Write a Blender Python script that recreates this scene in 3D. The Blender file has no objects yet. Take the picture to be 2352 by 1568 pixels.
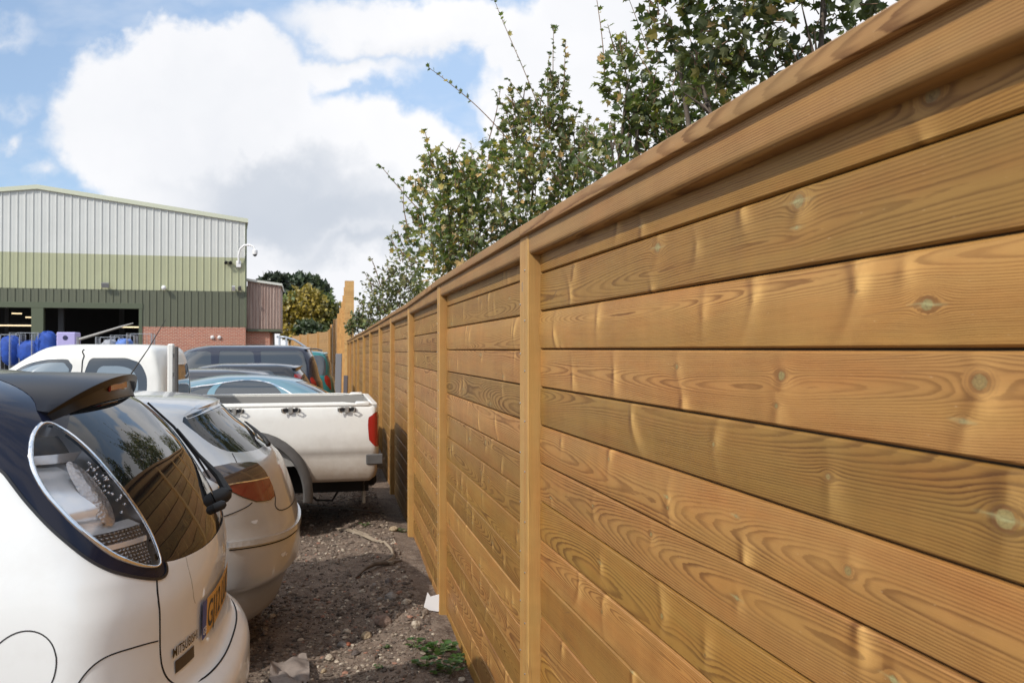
import bpy, math, random
import numpy as np
from math import sin, cos, pi, radians, sqrt, atan2
from mathutils import Vector
from mathutils.geometry import delaunay_2d_cdt
S = bpy.context.scene
C = S.collection
EYE = 1.75
# ------------------------------------------------------------------ camera
cam = bpy.data.cameras.new('camera'); cam_o = bpy.data.objects.new('camera', cam); C.objects.link(cam_o)
S.camera = cam_o
cam.sensor_width = 22.3; cam.lens = 18.0; cam.clip_start = 0.05; cam.clip_end = 6000
cam_o.location = (0, 0, EYE); cam_o.rotation_euler = (radians(90) + math.atan(18/1898), 0, 0)
cam.dof.use_dof = True; cam.dof.focus_distance = 3.4; cam.dof.aperture_fstop = 5.0
# ------------------------------------------------------------------ light
SUN_EL = radians(40); LX, LY = 0.66, 0.75            # horizontal travel direction of the light
hl = math.hypot(LX, LY); LX /= hl; LY /= hl
sd = bpy.data.lights.new('sun', 'SUN'); sd.energy = 3.6; sd.angle = radians(0.6); sd.color = (1, 0.95, 0.885)
so = bpy.data.objects.new('sun', sd); C.objects.link(so)
so.rotation_euler = Vector((LX*cos(SUN_EL), LY*cos(SUN_EL), -sin(SUN_EL))).to_track_quat('-Z', 'Y').to_euler()
so.location = (-5, -5, 12)
S.view_settings.view_transform = 'Standard'; S.view_settings.look = 'None'
S.view_settings.exposure = 0.0; S.view_settings.gamma = 1.0

# node helpers ---------------------------------------------------------
class NT:
    def __init__(s, tree): s.t = tree; s.n = tree.nodes; s.l = tree.links
    def new(s, typ, **kw):
        n = s.n.new(typ)
        for k, v in kw.items(): setattr(n, k, v)
        return n
    def set(s, sock, v):
        if hasattr(v, 'is_output'): s.l.new(v, sock)
        elif v is not None:
            if isinstance(v, (tuple, list)) and len(v) == 3 and sock.type == 'RGBA': v = (*v, 1)
            sock.default_value = v
    def m(s, op, a, b=None, c=None, clamp=False):
        n = s.new('ShaderNodeMath', operation=op, use_clamp=clamp)
        s.set(n.inputs[0], a)
        if b is not None: s.set(n.inputs[1], b)
        if c is not None: s.set(n.inputs[2], c)
        return n.outputs[0]
    def vm(s, op, a, b=None, out=0):
        n = s.new('ShaderNodeVectorMath', operation=op)
        s.set(n.inputs[0], a)
        if b is not None: s.set(n.inputs[1], b)
        return n.outputs[out]
    def mix(s, f, a, b, mode='MIX'):
        n = s.new('ShaderNodeMix', data_type='RGBA', blend_type=mode)
        s.set(n.inputs[0], f); s.set(n.inputs[6], a); s.set(n.inputs[7], b)
        return n.outputs[2]
    def noise(s, vec, scale, detail=3, rough=.5, out=0, dist=0.0):
        n = s.new('ShaderNodeTexNoise'); n.inputs['Scale'].default_value = scale
        n.inputs['Detail'].default_value = detail; n.inputs['Roughness'].default_value = rough
        n.inputs['Distortion'].default_value = dist
        if vec is not None: s.set(n.inputs['Vector'], vec)
        return n.outputs[out]
    def vor(s, vec, scale, feature='F1', out=0, rnd=1.0):
        n = s.new('ShaderNodeTexVoronoi', feature=feature); n.inputs['Scale'].default_value = scale
        n.inputs['Randomness'].default_value = rnd
        if vec is not None: s.set(n.inputs['Vector'], vec)
        return n.outputs[out]
    def mr(s, v, a, b, c=0., d=1., smooth=False):
        n = s.new('ShaderNodeMapRange'); n.clamp = True
        if smooth: n.interpolation_type = 'SMOOTHSTEP'
        for i, x in enumerate((v, a, b, c, d)): s.set(n.inputs[i], x)
        return n.outputs[0]
    def scale(s, vec, sc, loc=(0, 0, 0)):
        n = s.new('ShaderNodeMapping'); s.set(n.inputs[0], vec)
        n.inputs['Scale'].default_value = sc; n.inputs['Location'].default_value = loc
        return n.outputs[0]
    def attr(s, name, out=2):
        n = s.new('ShaderNodeAttribute', attribute_name=name); return n.outputs[out]
    def bump(s, h, strength=.3, dist=.01, normal=None):
        n = s.new('ShaderNodeBump'); n.inputs['Strength'].default_value = strength
        n.inputs['Distance'].default_value = dist; s.set(n.inputs['Height'], h)
        if normal is not None: s.set(n.inputs['Normal'], normal)
        return n.outputs[0]

# ------------------------------------------------------------------ sky
W = bpy.data.worlds.new('World'); S.world = W; W.use_nodes = True
T = NT(W.node_tree); T.n.clear()
sky = T.new('ShaderNodeTexSky', sky_type='NISHITA'); sky.sun_disc = False
sky.sun_elevation = SUN_EL; sky.sun_rotation = atan2(-LX, -LY); sky.altitude = 50
sky.air_density = 1.0; sky.dust_density = 0.6; sky.ozone_density = 2.0
tc = T.new('ShaderNodeTexCoord'); sp = T.new('ShaderNodeSeparateXYZ'); T.l.new(tc.outputs['Generated'], sp.inputs[0])
dx, dy, dz = sp.outputs
yy = T.m('MAXIMUM', T.m('ABSOLUTE', dy), 0.12)
cu = T.m('DIVIDE', dx, yy); cv = T.m('DIVIDE', dz, yy)
comb = T.new('ShaderNodeCombineXYZ'); T.l.new(cu, comb.inputs[0]); T.l.new(cv, comb.inputs[1])
T.l.new(T.m('MULTIPLY', T.m('LESS_THAN', dy, 0), 3.7), comb.inputs[2])
P = comb.outputs[0]
n1 = T.noise(P, 3.2, 6, .58, out=1); n1c = T.vm('SUBTRACT', n1, (.5, .5, .5))
n2 = T.noise(P, 13, 5, .6, out=1); n2c = T.vm('SUBTRACT', n2, (.5, .5, .5))
def sc3(v, k):
    n = T.new('ShaderNodeVectorMath', operation='SCALE'); T.l.new(v, n.inputs[0]); n.inputs[3].default_value = k; return n.outputs[0]
Pw = T.vm('ADD', P, T.vm('ADD', sc3(n1c, .20), sc3(n2c, .085)))
sepw = T.new('ShaderNodeSeparateXYZ'); T.l.new(Pw, sepw.inputs[0])
def blob(px, py, rx, ry, k=1.0):
    cx = (px-1176)/1898; cy = (802-py)/1898
    a = T.m('DIVIDE', T.m('SUBTRACT', sepw.outputs[0], cx), rx/1898)
    b = T.m('DIVIDE', T.m('SUBTRACT', sepw.outputs[1], cy), ry/1898)
    d = T.m('SQRT', T.m('ADD', T.m('MULTIPLY', a, a), T.m('MULTIPLY', b, b)))
    return T.m('MULTIPLY', T.m('SUBTRACT', 1.0, d), k*min(rx, ry)/250)
def vmax(l):
    r = l[0]
    for x in l[1:]:
        n = T.new('ShaderNodeMath', operation='SMOOTH_MAX'); T.set(n.inputs[0], r); T.set(n.inputs[1], x); n.inputs[2].default_value = .06; r = n.outputs[0]
    return r
clouds = vmax([blob(430, 270, 345, 195), blob(560, 420, 330, 210), blob(800, 480, 480, 240), blob(1150, 640, 900, 360),
               blob(1010, 75, 430, 95), blob(1500, 220, 420, 330), blob(2400, 200, 900, 520), blob(95, 395, 55, 26, .8), blob(15, 310, 34, 30, .8),
               blob(15, 85, 60, 16, .55), blob(330, 5, 90, 13, .6), blob(20, 235, 30, 12, .6), blob(770, 185, 190, 50, 1.2), blob(-700, 500, 420, 200), blob(-1500, 200, 600, 260), blob(-300, -500, 700, 260)])
gen = T.m('MULTIPLY', T.m('SUBTRACT', T.noise(P, 1.1, 6, .55), .47), 2.2)
front = T.m('MULTIPLY', T.mr(dy, .25, .45), T.mr(cv, .75, .5))
field = T.m('ADD', T.m('MULTIPLY', clouds, front), T.m('MULTIPLY', gen, T.m('SUBTRACT', 1.0, front)))
mask = T.mr(field, -.05, .14, smooth=True)
# wisps in the blue
wisp = T.mr(T.noise(T.scale(P, (1, 2.2, 1)), 3.0, 5, .65), .50, .78, 0, .45)
mask = T.m('MAXIMUM', mask, wisp)
mask = T.m('MINIMUM', T.m('ADD', mask, T.mr(dz, .05, .0, 0, .9)), 1.0)
gray = vmax([blob(640, 440, 300, 95), blob(720, 490, 360, 90), blob(880, 560, 300, 60), blob(500, 400, 200, 70, .6), blob(850, 150, 260, 40, .5)])
gm = T.mr(gray, -.10, .28, 0, 1.0, smooth=True)
gn = T.mr(T.noise(Pw, 2.6, 4, .5), .40, .72, 0, .55)
gm = T.m('MULTIPLY', gm, T.mr(T.noise(P, 5, 3), .3, .6, .7, 1))
gtot = T.m('MAXIMUM', gm, T.m('MULTIPLY', gn, .75))
ccol = T.mix(gtot, (1.02, 1.02, 1.04), (.63, .68, .76))
nrm = T.vm('NORMALIZE', tc.outputs['Generated']); dts = T.vm('DOT_PRODUCT', nrm, (-LX*cos(SUN_EL), -LY*cos(SUN_EL), sin(SUN_EL)), out=1)
glow = T.m('ADD', 1.0, T.m('MULTIPLY', T.m('POWER', T.m('MAXIMUM', dts, 0.0), 3.0), 1.0))
bg1 = T.new('ShaderNodeBackground'); bg1.inputs[1].default_value = 0.15
veil = T.mr(cu, -.60, -.10, .38, .72)
skyc = T.mix(veil, sky.outputs[0], (3.7, 5.0, 6.9)); T.l.new(skyc, bg1.inputs[0])
bg2 = T.new('ShaderNodeBackground'); T.l.new(ccol, bg2.inputs[0]); T.l.new(glow, bg2.inputs[1])
ms = T.new('ShaderNodeMixShader'); T.l.new(mask, ms.inputs[0]); T.l.new(bg1.outputs[0], ms.inputs[1]); T.l.new(bg2.outputs[0], ms.inputs[2])
wo = T.new('ShaderNodeOutputWorld'); T.l.new(ms.outputs[0], wo.inputs[0])

# ------------------------------------------------------------------ object helpers
def tag(o, label=None, cat=None, group=None, kind=None):
    if label: o['label'] = label
    if cat: o['category'] = cat
    if group: o['group'] = group
    if kind: o['kind'] = kind
    return o
def empty(name, loc=(0, 0, 0), rz=0.0, label=None, cat=None, group=None):
    o = bpy.data.objects.new(name, None); C.objects.link(o); o.location = loc; o.rotation_euler = (0, 0, rz)
    o.empty_display_size = .1
    return tag(o, label, cat, group)
def np_mesh(name, V, F, mats, parent=None, smooth=False, mi=None, loc=None, rz=0, N=None, uv=None, attrs=None):
    """V (n,3); F list of faces or (m,k) array"""
    V = np.asarray(V, dtype=np.float32)
    me = bpy.data.meshes.new(name)
    if isinstance(F, np.ndarray):
        m, k = F.shape; flat = F.ravel().astype(np.int32); tot = np.full(m, k, np.int32)
    else:
        tot = np.array([len(f) for f in F], np.int32); flat = np.array([i for f in F for i in f], np.int32); m = len(F)
    me.vertices.add(len(V)); me.vertices.foreach_set('co', V.ravel())
    me.loops.add(len(flat)); me.loops.foreach_set('vertex_index', flat)
    me.polygons.add(m); st = np.zeros(m, np.int32); st[1:] = np.cumsum(tot)[:-1]
    me.polygons.foreach_set('loop_start', st); me.polygons.foreach_set('loop_total', tot)
    if not isinstance(mats, (list, tuple)): mats = [mats]
    for x in mats: me.materials.append(x)
    if mi is not None: me.polygons.foreach_set('material_index', np.asarray(mi, np.int32))
    me.polygons.foreach_set('use_smooth', np.full(m, bool(smooth)))
    if uv is not None:
        l = me.uv_layers.new(name='UVMap'); l.data.foreach_set('uv', np.asarray(uv, np.float32)[flat].ravel())
    if attrs:
        for an, arr in attrs.items():
            arr = np.asarray(arr, np.float32)
            if arr.ndim == 1:
                a = me.attributes.new(an, 'FLOAT', 'POINT'); a.data.foreach_set('value', arr)
            else:
                a = me.attributes.new(an, 'FLOAT_VECTOR', 'POINT'); a.data.foreach_set('vector', arr.ravel())
    me.update(); me.validate()
    if N is not None:
        me.normals_split_custom_set_from_vertices(np.asarray(N, np.float32))
    o = bpy.data.objects.new(name, me); C.objects.link(o)
    if parent: o.parent = parent
    if loc is not None: o.location = loc
    o.rotation_euler = (0, 0, rz)
    return o
class MB:
    """collects simple solids into one mesh"""
    def __init__(s): s.v = []; s.f = []; s.mi = []; s.k = 0
    def add(s, vs, fs, mi=0):
        b = len(s.v); s.v += [tuple(v) for v in vs]; s.f += [tuple(b+i for i in f) for f in fs]; s.mi += [mi]*len(fs)
    def box(s, x0, y0, z0, x1, y1, z1, mi=0, bev=0):
        if bev <= 0:
            vs = [(x, y, z) for z in (z0, z1) for y in (y0, y1) for x in (x0, x1)]
            s.add(vs, [(0, 2, 3, 1), (4, 5, 7, 6), (0, 1, 5, 4), (2, 6, 7, 3), (0, 4, 6, 2), (1, 3, 7, 5)], mi); return
        import itertools
        vs = []; idx = {}
        for a in (0, 1):
            for b in (0, 1):
                for c in (0, 1):
                    X = (x0, x1)[a]; Y = (y0, y1)[b]; Z = (z0, z1)[c]
                    sx = bev*(1-2*a); sy = bev*(1-2*b); sz = bev*(1-2*c)
                    idx[(a, b, c)] = len(vs); vs += [(X, Y+sy, Z+sz), (X+sx, Y, Z+sz), (X+sx, Y+sy, Z)]
        g = lambda a, b, c, k: idx[(a, b, c)]+k
        fs = []
        for a in (0, 1): fs.append((g(a, 0, 0, 0), g(a, 1, 0, 0), g(a, 1, 1, 0), g(a, 0, 1, 0)))
        for b in (0, 1): fs.append((g(0, b, 0, 1), g(1, b, 0, 1), g(1, b, 1, 1), g(0, b, 1, 1)))
        for c in (0, 1): fs.append((g(0, 0, c, 2), g(1, 0, c, 2), g(1, 1, c, 2), g(0, 1, c, 2)))
        for b in (0, 1):
            for c in (0, 1): fs.append((g(0, b, c, 1), g(1, b, c, 1), g(1, b, c, 2), g(0, b, c, 2)))
        for a in (0, 1):
            for c in (0, 1): fs.append((g(a, 0, c, 0), g(a, 1, c, 0), g(a, 1, c, 2), g(a, 0, c, 2)))
        for a in (0, 1):
            for b in (0, 1): fs.append((g(a, b, 0, 0), g(a, b, 1, 0), g(a, b, 1, 1), g(a, b, 0, 1)))
        for a in (0, 1):
            for b in (0, 1):
                for c in (0, 1): fs.append((g(a, b, c, 0), g(a, b, c, 1), g(a, b, c, 2)))
        cx, cy, cz = (x0+x1)/2, (y0+y1)/2, (z0+z1)/2
        out = []
        for f in fs:
            p = [Vector(vs[i]) for i in f]; nn = (p[1]-p[0]).cross(p[2]-p[0])
            ce = sum(p, Vector())/len(p) - Vector((cx, cy, cz))
            out.append(f if nn.dot(ce) > 0 else f[::-1])
        s.add(vs, out, mi)
    def obox(s, c, ax, ay, az, hx, hy, hz, mi=0):
        c = Vector(c); ax = Vector(ax).normalized()*hx; ay = Vector(ay).normalized()*hy; az = Vector(az).normalized()*hz
        vs = [c+ax*i+ay*j+az*k for k in (-1, 1) for j in (-1, 1) for i in (-1, 1)]
        s.add(vs, [(0, 2, 3, 1), (4, 5, 7, 6), (0, 1, 5, 4), (2, 6, 7, 3), (0, 4, 6, 2), (1, 3, 7, 5)], mi)
    def tube(s, pts, r, n=8, mi=0, cap=True):
        pts = [Vector(p) for p in pts]; rs = r if isinstance(r, (list, tuple)) else [r]*len(pts)
        b = len(s.v); up = None
        for i, p in enumerate(pts):
            d = (pts[min(i+1, len(pts)-1)]-pts[max(i-1, 0)])
            d = d.normalized() if d.length > 1e-9 else Vector((0, 0, 1))
            if up is None: up = Vector((0, 0, 1)) if abs(d.z) < .9 else Vector((1, 0, 0))
            a = d.cross(up).normalized(); c2 = a.cross(d).normalized(); up = c2
            for k in range(n):
                t = 2*pi*k/n; s.v.append(tuple(p+(a*cos(t)+c2*sin(t))*rs[i]))
        for i in range(len(pts)-1):
            for k in range(n):
                q = b+i*n+k; q2 = b+i*n+(k+1) % n
                s.f.append((q, q2, q2+n, q+n)); s.mi.append(mi)
        if cap:
            s.f.append(tuple(b+k for k in range(n))[::-1]); s.mi.append(mi)
            e = b+(len(pts)-1)*n; s.f.append(tuple(e+k for k in range(n))); s.mi.append(mi)
    def lathe(s, o, axis, prof, n=24, mi=0):
        """prof: list of (along axis, radius)"""
        o = Vector(o); ax = Vector(axis).normalized(); e1 = ax.orthogonal().normalized(); e2 = ax.cross(e1)
        b = len(s.v)
        for h, r in prof:
            for k in range(n):
                t = 2*pi*k/n; s.v.append(tuple(o+ax*h+(e1*cos(t)+e2*sin(t))*r))
        for i in range(len(prof)-1):
            for k in range(n):
                s.f.append((b+i*n+k, b+i*n+(k+1) % n, b+(i+1)*n+(k+1) % n, b+(i+1)*n+k)); s.mi.append(mi)
        s.f.append(tuple(b+k for k in range(n))[::-1]); s.mi.append(mi)
        e = b+(len(prof)-1)*n; s.f.append(tuple(e+k for k in range(n))); s.mi.append(mi)
    def build(s, name, mats, parent=None, smooth=False, loc=None, rz=0, sharp=None):
        o = np_mesh(name, s.v, s.f, mats, parent, smooth, s.mi, loc, rz)
        if smooth and sharp:
            me = o.data; me.set_sharp_from_angle(angle=radians(sharp))
        return o

# ------------------------------------------------------------------ materials
MAT = {}
def pmat(name, col=(.5, .5, .5), rough=.5, metal=0., coat=0., spec=None, **kw):
    if name in MAT: return MAT[name]
    m = bpy.data.materials.new(name); m.use_nodes = True; t = NT(m.node_tree)
    b = t.n['Principled BSDF']; b.inputs['Base Color'].default_value = (*col, 1)
    b.inputs['Roughness'].default_value = rough; b.inputs['Metallic'].default_value = metal
    b.inputs['Coat Weight'].default_value = coat; b.inputs['Coat Roughness'].default_value = .03
    if spec is not None: b.inputs['Specular IOR Level'].default_value = spec
    for k, v in kw.items(): b.inputs[k].default_value = v
    MAT[name] = m; return m
def mnodes(m): t = NT(m.node_tree); return t, t.n['Principled BSDF']
def vary(m, col, amt=.25, scale=6., rough=None, bump=0, bscale=80, dark=None):
    """gentle procedural variation of a plain material"""
    t, b = mnodes(m); co = t.new('ShaderNodeTexCoord').outputs['Object']
    f = t.noise(co, scale, 5, .6)
    c2 = dark if dark else tuple(x*(1-amt) for x in col)
    t.set(b.inputs['Base Color'], t.mix(t.mr(f, .3, .72), col, c2))
    if rough: t.set(b.inputs['Roughness'], t.mr(t.noise(co, scale*3, 4), .3, .7, rough[0], rough[1]))
    if bump: t.set(b.inputs['Normal'], t.bump(t.noise(co, bscale, 4), bump, .005))
    return m
# ================================================================== timber
def wood_material(name, dark_strength=.98, gain=1.0):
    m = bpy.data.materials.new(name); m.use_nodes = True; t, b = mnodes(m)
    tone = t.attr('tone', 1); ring = t.attr('ring', 2); kn = t.attr('knot', 2); halo = t.attr('halo', 2); hpos = t.m('MAXIMUM', halo, 0.0); hneg = t.m('MAXIMUM', t.m('MULTIPLY', halo, -1.0), 0.0)
    uv = t.new('ShaderNodeUVMap', uv_map='UVMap').outputs[0]
    su = t.scale(uv, (1, 9, 1))
    wob = t.noise(su, 14, 4, .6)
    fib = t.noise(t.scale(uv, (3, 130, 1)), 5, 3, .6)
    fib2 = t.noise(t.scale(uv, (1, 34, 1)), 6, 2, .6)
    ph = t.m('ADD', ring, t.m('MULTIPLY', wob, .55))
    fr = t.m('FRACT', ph)
    late = t.m('MULTIPLY', t.mr(fr, .34, .84, smooth=True), t.mr(fr, 1.0, .92))
    # ring number variation: some rings are stronger than others
    rid = t.noise(t.scale(t.m('FLOOR', ph), (1, 1, 1)), .37, 1)
    var = t.mr(t.noise(t.scale(uv, (1.2, 5, 1)), 2.2, 3), .32, .66, .35, 1.0)
    late = t.m('MULTIPLY', t.m('MULTIPLY', late, var), t.mr(rid, .35, .6, .55, 1.0))
    sat = t.mix(1.0, tone, (.34, .25, .20), 'MULTIPLY')
    col = t.mix(t.m('MULTIPLY', late, dark_strength), tone, sat)
    blot = t.noise(t.scale(uv, (1, 3.5, 1)), 3.1, 4, .6)
    col = t.mix(t.mr(blot, .42, .70, 0, .55), col, t.mix(1.0, col, (1.04, .84, .72), 'MULTIPLY'))
    hue = t.noise(t.scale(uv, (.5, 14, 1), (2, 5, 0)), 1.0, 3, .5); col = t.mix(t.mr(hue, .46, .68, 0, .5), col, t.mix(1.0, col, (.88, .74, .68), 'MULTIPLY')); col = t.mix(t.mr(hue, .45, .28, 0, .4), col, t.mix(1.0, col, (1.12, 1.12, .95), 'MULTIPLY'))
    blot2 = t.noise(t.scale(uv, (1, 6, 1), (7, 3, 0)), 2.2, 4, .6)
    col = t.mix(t.mr(blot2, .50, .74, 0, .42), col, t.mix(1.0, tone, (.74, .76, .66), 'MULTIPLY'))
    col = t.mix(t.mr(fib, .35, .75, 0, .22), col, t.mix(1.0, col, (1.45, 1.45, 1.5), 'MULTIPLY'))
    col = t.mix(t.mr(fib2, .55, .8, 0, .25), col, t.mix(1.0, col, (.66, .62, .6), 'MULTIPLY'))
    # grain sheen beside knots, painted as a light yellow streak with a dark side
    chat = t.noise(t.scale(uv, (9, 1.6, 1)), 1.0, 3, .6); col = t.mix(t.mr(chat, .50, .75, 0, .30), col, t.mix(1.0, col, (1.35, 1.34, 1.30), 'MULTIPLY')); col = t.mix(t.mr(chat, .48, .25, 0, .30), col, t.mix(1.0, col, (.70, .66, .62), 'MULTIPLY'))  # chatoyant sheen put into the colour as lighter and darker bands
    col = t.mix(t.m('MULTIPLY', hneg, .9, clamp=True), col, t.mix(1.0, col, (.50, .42, .36), 'MULTIPLY'))
    col = t.mix(t.m('MULTIPLY', hpos, t.mr(t.noise(uv, 26, 3), .3, .6, .45, .85), clamp=True), col, t.mix(.45, t.mix(1.0, col, (1.75, 1.75, 1.6), 'MULTIPLY'), (.62, .40, .15)))
    # knots : pale greenish core, rings, dark rim
    kn = t.m('ADD', kn, t.m('MULTIPLY', t.m('SUBTRACT', t.noise(uv, 95, 3, .6), .5), .55))
    kr = t.m('FRACT', t.m('MULTIPLY', kn, 2.6))
    kcol = t.mix(t.mr(kr, .55, .95, 0, .6), (.26, .155, .055), (.10, .05, .018))
    grn = t.mix(t.mr(t.noise(uv, 9, 2), .4, .6), kcol, (.27, .25, .10))
    kcol = t.mix(.5, kcol, grn)
    kcol = t.mix(t.mr(t.vor(uv, 120, 'DISTANCE_TO_EDGE'), .05, .0, 0, .7), kcol, (.10, .06, .025))
    col = t.mix(t.mr(kn, 1.0, .90), col, kcol)
    rim = t.m('MULTIPLY', t.m('MULTIPLY', t.mr(kn, .80, .97), t.mr(kn, 1.35, 1.0)), t.mr(t.noise(uv, 60, 2), .35, .6, .3, 1))
    col = t.mix(t.m('MULTIPLY', rim, .8), col, (.17, .075, .025))
    brg = t.m('MULTIPLY', t.m('MULTIPLY', t.mr(kn, 2.6, 1.3), t.mr(kn, .98, 1.05)), t.mr(t.m('FRACT', t.m('MULTIPLY', kn, 2.2)), .55, .9, 0, .55)); col = t.mix(brg, col, (.15, .075, .03))
    col = t.mix(t.m('MULTIPLY', t.attr('star', 2), t.mr(t.noise(t.scale(uv, (40, 300, 1)), 1.0, 2), .35, .6, .15, .65)), col, (.42, .42, .21))
    # splits
    sp_ = t.vor(t.scale(uv, (1.6, 30, 1)), 1.0, 'DISTANCE_TO_EDGE')
    sp2 = t.mr(t.noise(t.scale(uv, (.9, 3, 1), (3, 9, 0)), 2, 2), .60, .70)
    col = t.mix(t.m('MULTIPLY', t.mr(sp_, .012, .0), t.m('MULTIPLY', sp2, .85)), col, (.09, .05, .03))
    # flecks where the planer tore the grain
    fl = t.mr(t.noise(t.scale(uv, (60, 400, 1)), 1.0, 2), .73, .78, 0, .35)
    col = t.mix(fl, col, (.75, .58, .36))
    if gain != 1.0: col = t.mix(1.0, col, (gain, gain, gain), 'MULTIPLY')
    t.set(b.inputs['Base Color'], col)
    t.set(b.inputs['Roughness'], t.mr(late, 0, 1, .50, .66)); b.inputs['Specular IOR Level'].default_value = .35
    h = t.m('ADD', t.m('MULTIPLY', late, -.5), t.m('ADD', t.m('MULTIPLY', fib, .9), t.m('MULTIPLY', hpos, 1.2)))
    t.set(b.inputs['Normal'], t.bump(h, .28, .0012))
    return m
M_WOOD = wood_material('treated_softwood')
M_POST = wood_material('post_softwood', .5)
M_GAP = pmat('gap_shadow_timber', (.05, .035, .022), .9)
M_STEEL = pmat('galvanised_steel', (.55, .56, .58), .35, 1.0)

rng = np.random.default_rng(7)
PINK = (.338, .177, .053); OLIVE = (.252, .139, .034); TAN = (.300, .165, .039); BROWN = (.280, .151, .039); PALE = (.375, .204, .058)
def fields(u, v, uoff, knots, seed, ring_sp=.0042, flat=None):
    """u,v arrays on a board; returns ring phase, knot distance, halo"""
    r = np.random.default_rng(seed)
    v0 = r.uniform(-.06, .06) if flat is None else flat
    d0 = r.uniform(.018, .06) if flat is not None or r.random() < .45 else r.uniform(.06, .13)
    a1, a2 = r.uniform(.01, .03, 2); p1, p2 = r.uniform(0, 6.28, 2); f1, f2 = r.uniform(.8, 1.7), r.uniform(2.2, 4.2)
    U = u+uoff
    cv_ = v0+a1*np.sin(U*f1+p1)+a2*.35*np.sin(U*f2+p2)
    dd = np.abs(d0+.03*np.sin(U*f1*.7+p2)+.012*np.sin(U*f2+p1))
    ve = v.copy(); kn = np.full_like(u, 9.0); halo = np.zeros_like(u); star = np.zeros_like(u)
    for (ku, kv, R, hs) in knots:
        du = u-ku; dv = v-kv
        q = (du*.55)**2+dv**2
        Re = R*1.5
        ve = ve-np.sign(dv)*np.minimum(np.abs(dv), np.abs(dv)*(Re*Re)/(q+1e-9))*np.exp(-(du/.11)**2)
        dd = dd+.010*np.exp(-((du/.05)**2+(dv/.028)**2))*(R/.012)
        if R > .002:
            d = np.sqrt((du/1.25)**2+dv**2)/R
            kn = np.minimum(kn, d)
            if int(ku*9973) % 3 == 1: L_ = .012+R*3.2; star = np.maximum(star, np.clip(1-np.abs(du)/L_, 0, 1)**.7*np.exp(-((dv+.04*du)/(.0019+.10*R*np.exp(-(du/(R*1.6))**2)))**2))
        if hs:
            sd_ = 1 if (int(ku*1000) % 2) else -1; ln = .025+.05*((int(ku*7919) % 100)/100)
            x = du-.006-sd_*dv*.10-(dv*dv)*6*(1 if hs > 0 else -1)*((int(ku*331) % 3)-1); one = 1/(1+np.exp(-sd_*dv*260-1.0)); both = .35+.65*one
            w = .012+.34*R+.16*np.abs(dv); fall = both*np.exp(-(dv/ln)**2)
            prof = np.where(x > 0, np.exp(-(x/(w*1.9))**2), np.exp(-(x/(w*.55))**2)); neg = np.exp(-((x+w*1.1)/(w*.8))**2)
            core = np.clip(1.2-np.exp(-q/(R*R*3+1e-9))*1.1, 0, 1)
            hh_ = abs(hs)*1.9*fall*core*(prof-.75*neg); halo = np.where(np.abs(hh_) > np.abs(halo), hh_, halo)
    ring = np.sqrt((ve-cv_)**2+dd**2)/ring_sp
    return ring, kn, halo, star
def rand_knots(r, L, n, h=.055, big=.5):
    ks = []
    for _ in range(n):
        ks.append((r.uniform(0.02, L), r.uniform(-h, h), r.choice([.0015, .004, .006, .009, .012], p=[.35, .2, .2, .15, .1]), r.choice([0, .35, .7, -.6])))
    return ks
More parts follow.
